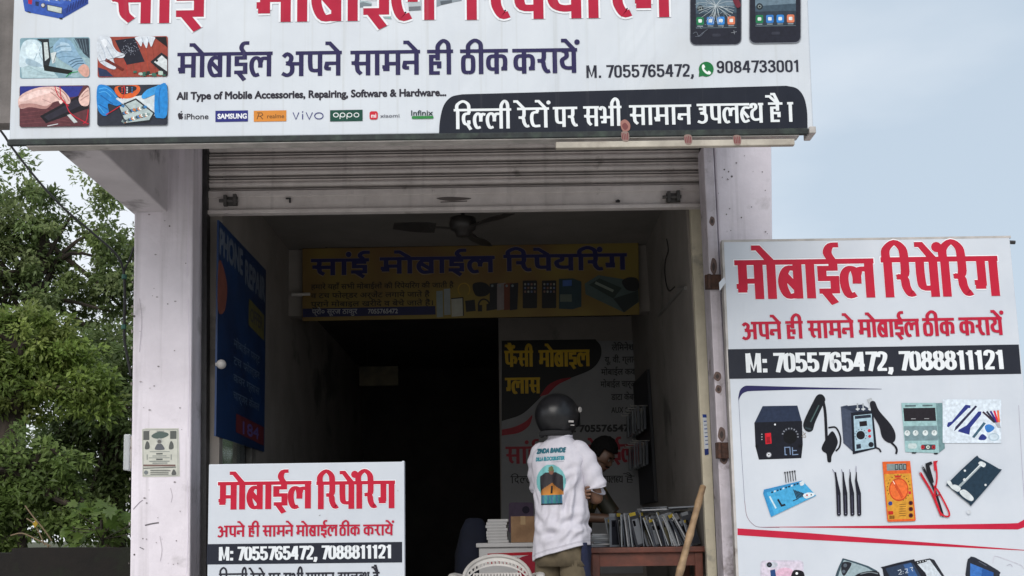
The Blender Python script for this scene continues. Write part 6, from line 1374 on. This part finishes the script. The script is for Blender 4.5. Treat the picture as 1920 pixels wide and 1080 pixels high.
for i_, f in enumerate(m.f):   # printed yellow motifs
    c = sum((Vector(m.v[j]) for j in f), Vector()) / len(f)
    if noise.noise(c * 16) > .24: m.c[i_] = lin((104, 84, 38))
    elif noise.noise(c * 13 + Vector((5, 5, 5))) > .28: m.c[i_] = lin((60, 44, 30))
m.build('patterned_shirt', M_plain, p2, world=False, smooth=True)
m = MB(); m.loft([[(.172 * math.cos(t), -.055 + .132 * math.sin(t), z) for t in [2 * PI * k_ / 32 for k_ in range(32)]] for z in (.93, .84, .76, .70)], caps=True)
for s_ in (1, -1): m.loft([[(s_ * cx_ + r_ * math.cos(t), cy_ + r_ * 1.2 * math.sin(t), z) for t in [2 * PI * k_ / 24 for k_ in range(24)]] for z, r_, cx_, cy_ in ((.74, .084, .088, -.055), (.5, .078, .105, -.03), (.3, .075, .11, -.05), (.06, .07, .115, -.045))])
m.build('trousers', mat('dark_denim', (.015, .018, .03), None, .9, 20), p2, world=False, smooth=True)

# ------------------------------------------------------------------ boundary wall and plants on the left
wy = 2.6
bw = thing('boundary_wall', 'low dark mossy boundary wall under trees left of the shop', 'wall', at(120, 1060, wy))
wx0, wx1 = at(22, 1030, wy).x, -2.3
zt_ = at(130, 1027, wy).z; zl_ = at(10, 1036, wy).z
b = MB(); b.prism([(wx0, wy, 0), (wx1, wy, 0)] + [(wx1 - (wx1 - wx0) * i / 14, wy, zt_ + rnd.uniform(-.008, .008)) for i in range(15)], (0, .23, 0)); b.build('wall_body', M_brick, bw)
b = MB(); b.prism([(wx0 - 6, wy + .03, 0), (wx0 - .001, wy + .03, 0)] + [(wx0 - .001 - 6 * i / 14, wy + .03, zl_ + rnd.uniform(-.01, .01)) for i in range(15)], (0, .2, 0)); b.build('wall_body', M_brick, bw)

M_leaf = attr_mat('leaf', .42, translucent=.5, var=.12, spec=.35)
M_bark = mat('grey_brown_bark', (.06, .045, .034), (.03, .024, .02), .95, 8, 8, .6, 30)
def leaf(m, p_, d, n_, l_, w_, c):
    s_ = d.cross(n_).normalized() * w_; mid = p_ + d * l_ * .45
    m.add([p_, mid + s_ + n_ * w_ * .25, p_ + d * l_ - n_ * l_ * .1, mid - s_ + n_ * w_ * .25], [(0, 1, 2), (0, 2, 3)], c)
def rvec(r): 
    z = r.uniform(-1, 1); a = r.uniform(0, 2 * PI); q = math.sqrt(1 - z * z); return Vector((q * math.cos(a), q * math.sin(a), z))
def crown(name_, label, Y, ells, trunk, cols_, n_cl, n_lf, l_, seed, cr=(.16, .34), group=None):
    r = random.Random(seed); D = Y - CAM.y; cen = []
    for px_, py_, rx, ry in ells:
        c = at(px_, py_, Y); a_, b_ = rx / F_PX * D, ry / F_PX * D; dpt = max(a_, b_) * .8
        for _ in range(int(n_cl * rx * ry / 8100) + 3):
            d = rvec(r) * r.random() ** .36; cen.append((c + Vector((d.x * a_, d.y * dpt, d.z * b_)), c))
    m = MB()
    for cc_, c0 in cen:
        R_ = r.uniform(*cr); base = r.choice(cols_); k_ = r.uniform(.72, 1.28); ax = (cc_ - c0 + Vector((0, 0, .15))).normalized()
        for _ in range(n_lf):
            d = rvec(r) * r.random() ** .5 * R_; d.z *= .75; p_ = cc_ + d
            dr = (d.normalized() * .7 + rvec(r) * .8 + Vector((0, 0, -.25)) + ax * .3).normalized(); n_ = (Vector((0, -.55, .9)) + rvec(r) * .7).normalized()
            kk_ = k_ * r.uniform(.75, 1.25); ll = l_ * r.uniform(.5, 1.55)
            leaf(m, p_, dr, n_, ll, ll * .24, tuple(min(.5, x * kk_) for x in base))
    root = thing(name_, label, 'tree', (trunk[0][0], trunk[0][1], 0), group=group)
    m.build('crown', M_leaf, root, recalc=False)
    t = MB(); tp = smooth_pts(trunk, 4); t.tube(tp, [trunk_r(name_) * (1 - .55 * i / (len(tp) - 1)) for i in range(len(tp))], 10)
    top = Vector(trunk[-1]); mid_ = Vector(trunk[len(trunk) // 2])
    for cc_, c0 in r.sample(cen, min(26, len(cen))):
        s0 = mid_.lerp(top, r.uniform(.2, 1)); b0 = s0.lerp(cc_, .5) + rvec(r) * .12 + Vector((0, 0, .1)); t.tube(smooth_pts([s0, b0, cc_], 3), [.045 - .005 * i for i in range(7)], 6)
    t.build('trunk', M_bark, root, recalc=False)
    return root
def trunk_r(n_): return .17 if n_ == 'tree' else .05
def gpt(px_, Y): q = at(px_, 990, Y); return (q.x, Y, 0)
def pt(px_, py_, Y): return tuple(at(px_, py_, Y))
GD = [(.17, .23, .085), (.20, .26, .09), (.145, .20, .075), (.23, .28, .12)]
GB = [(.22, .30, .075), (.25, .33, .085), (.19, .27, .065), (.28, .34, .10)]
GM = [(.14, .195, .07), (.165, .22, .075), (.115, .165, .06)]
crown('tree', 'tall grey green tree at the back with the highest crown', 8.5, [(20, 390, 90, 100), (90, 420, 70, 90), (190, 410, 55, 95), (235, 470, 50, 90), (0, 540, 110, 120), (120, 560, 90, 90), (-130, 480, 160, 180), (205, 600, 70, 90), (260, 580, 60, 110), (-60, 700, 120, 120), (140, 690, 90, 80)],
      [gpt(20, 8.5), pt(25, 860, 8.5), pt(40, 700, 8.5), pt(60, 560, 8.5), pt(80, 430, 8.5)], GD, 25, 105, .078, 3, (.10, .30))
crown('tree', 'bright yellow green tree with a rounded crown in front of the taller tree', 5.0, [(70, 640, 85, 62), (0, 660, 80, 80), (130, 690, 60, 50), (40, 730, 90, 60), (-90, 700, 90, 110), (175, 740, 46, 50)],
      [gpt(10, 5), pt(15, 860, 5), pt(30, 760, 5), pt(50, 680, 5)], GB, 60, 100, .06, 5, (.07, .20))
crown('tree', 'dark dense tree standing close to the left pillar', 6.6, [(200, 690, 70, 80), (215, 800, 70, 90), (140, 790, 70, 70), (180, 900, 90, 90), (110, 860, 70, 70), (300, 760, 80, 160), (390, 850, 90, 150), (250, 950, 100, 80)],
      [gpt(215, 6.6), pt(212, 900, 6.6), pt(205, 800, 6.6), pt(210, 700, 6.6)], GM, 30, 100, .068, 8, (.10, .26))
crown('bush', 'mid green bush spilling over the low boundary wall', 3.6, [(30, 870, 70, 70), (100, 880, 55, 60), (40, 950, 60, 50), (-60, 900, 90, 110), (110, 960, 60, 50), (0, 990, 60, 40), (170, 985, 60, 40)],
      [gpt(40, 3.6), pt(42, 1000, 3.6), pt(45, 940, 3.6), pt(40, 890, 3.6)], [(.15, .22, .06), (.13, .19, .055), (.18, .25, .075)], 44, 80, .06, 11, (.08, .18))['category'] = 'bush'
# broad leaved plant growing over the wall
pl0 = thing('broad_leaf_plant', 'pale green plant with broad lobed leaves growing over the boundary wall', 'plant', (at(190, 1020, 2.95).x, 2.95, 0))
m = MB(); st_ = MB(); r = random.Random(4)
base = at(192, 1022, 2.95); st_.tube(smooth_pts([(base.x, 2.95, 0), (base.x + .01, 2.95, base.z - .2), at(190, 975, 2.95)], 4), .012, 6)
for i in range(46):
    px_, py_ = r.gauss(186, 26), r.gauss(976, 19)
    if i < 12: px_, py_ = r.uniform(120, 165), r.uniform(985, 1022)
    p_ = at(px_, py_, 2.95 + r.uniform(-.16, .16)); d = (Vector((p_.x - base.x, r.uniform(-.5, .2), -.12)).normalized() + rvec(r) * .5).normalized(); n_ = (Vector((0, -.45, 1)) + rvec(r) * .5).normalized(); s_ = d.cross(n_).normalized(); n_ = s_.cross(d); l_ = r.uniform(.09, .16)
    if i % 3 == 0: st_.tube([at(190, 985, 2.95).lerp(Vector((base.x, 2.95, base.z)), r.random()), p_], .004, 5)
    ol = [(0, 0), (.18, .28), (.1, .42), (.45, .5), (.42, .28), (.78, .34), (.7, .14), (1.05, 0)]
    ol = ol + [(a, -b_) for a, b_ in ol[-2:0:-1]]
    P3 = [p_ + d * a * l_ + s_ * b_ * l_ + n_ * (-.12 * l_ * a * a + .1 * l_ * abs(b_)) for a, b_ in ol]
    c0 = r.choice([(.13, .20, .045), (.16, .23, .06), (.10, .17, .035)])
    n8 = len(P3); m.add([p_ + d * .5 * l_] + P3, [(0, 1 + q, 1 + (q + 1) % n8) for q in range(n8)], c0)
m.build('foliage', M_leaf, pl0, recalc=False); st_.build('stem', M_bark, pl0, recalc=False)
st_ = MB()
for q in ([(95, 1024), (70, 1012), (42, 1000), (20, 1004)], [(97, 1014), (80, 990), (60, 966), (47, 948)], [(84, 1022), (66, 985), (50, 972)]): st_.tube(smooth_pts([at(x_, y_, 2.75) for x_, y_ in q], 4), .006, 5)
dryp = thing('dry_twigs', 'bare brown twigs with one yellow leaf leaning over the boundary wall', 'twigs', (at(80, 1020, 2.75).x, 2.75, 0))
st_.tube([(at(90, 1020, 2.75).x, 2.75, 0), at(90, 1022, 2.75)], .008, 5); st_.build('twig', mat('dry_stem', (.22, .16, .10), None, .9), dryp)
m = MB(); p_ = at(66, 982, 2.72); m.add([p_ + Vector((0, 0, .03)), p_ + Vector((-.022, 0, .0)), p_ + Vector((0, -.005, -.035)), p_ + Vector((.022, 0, 0))], [(0, 1, 2, 3)], (.55, .36, .03)); m.build('yellow_leaf', M_leaf, dryp, recalc=False)
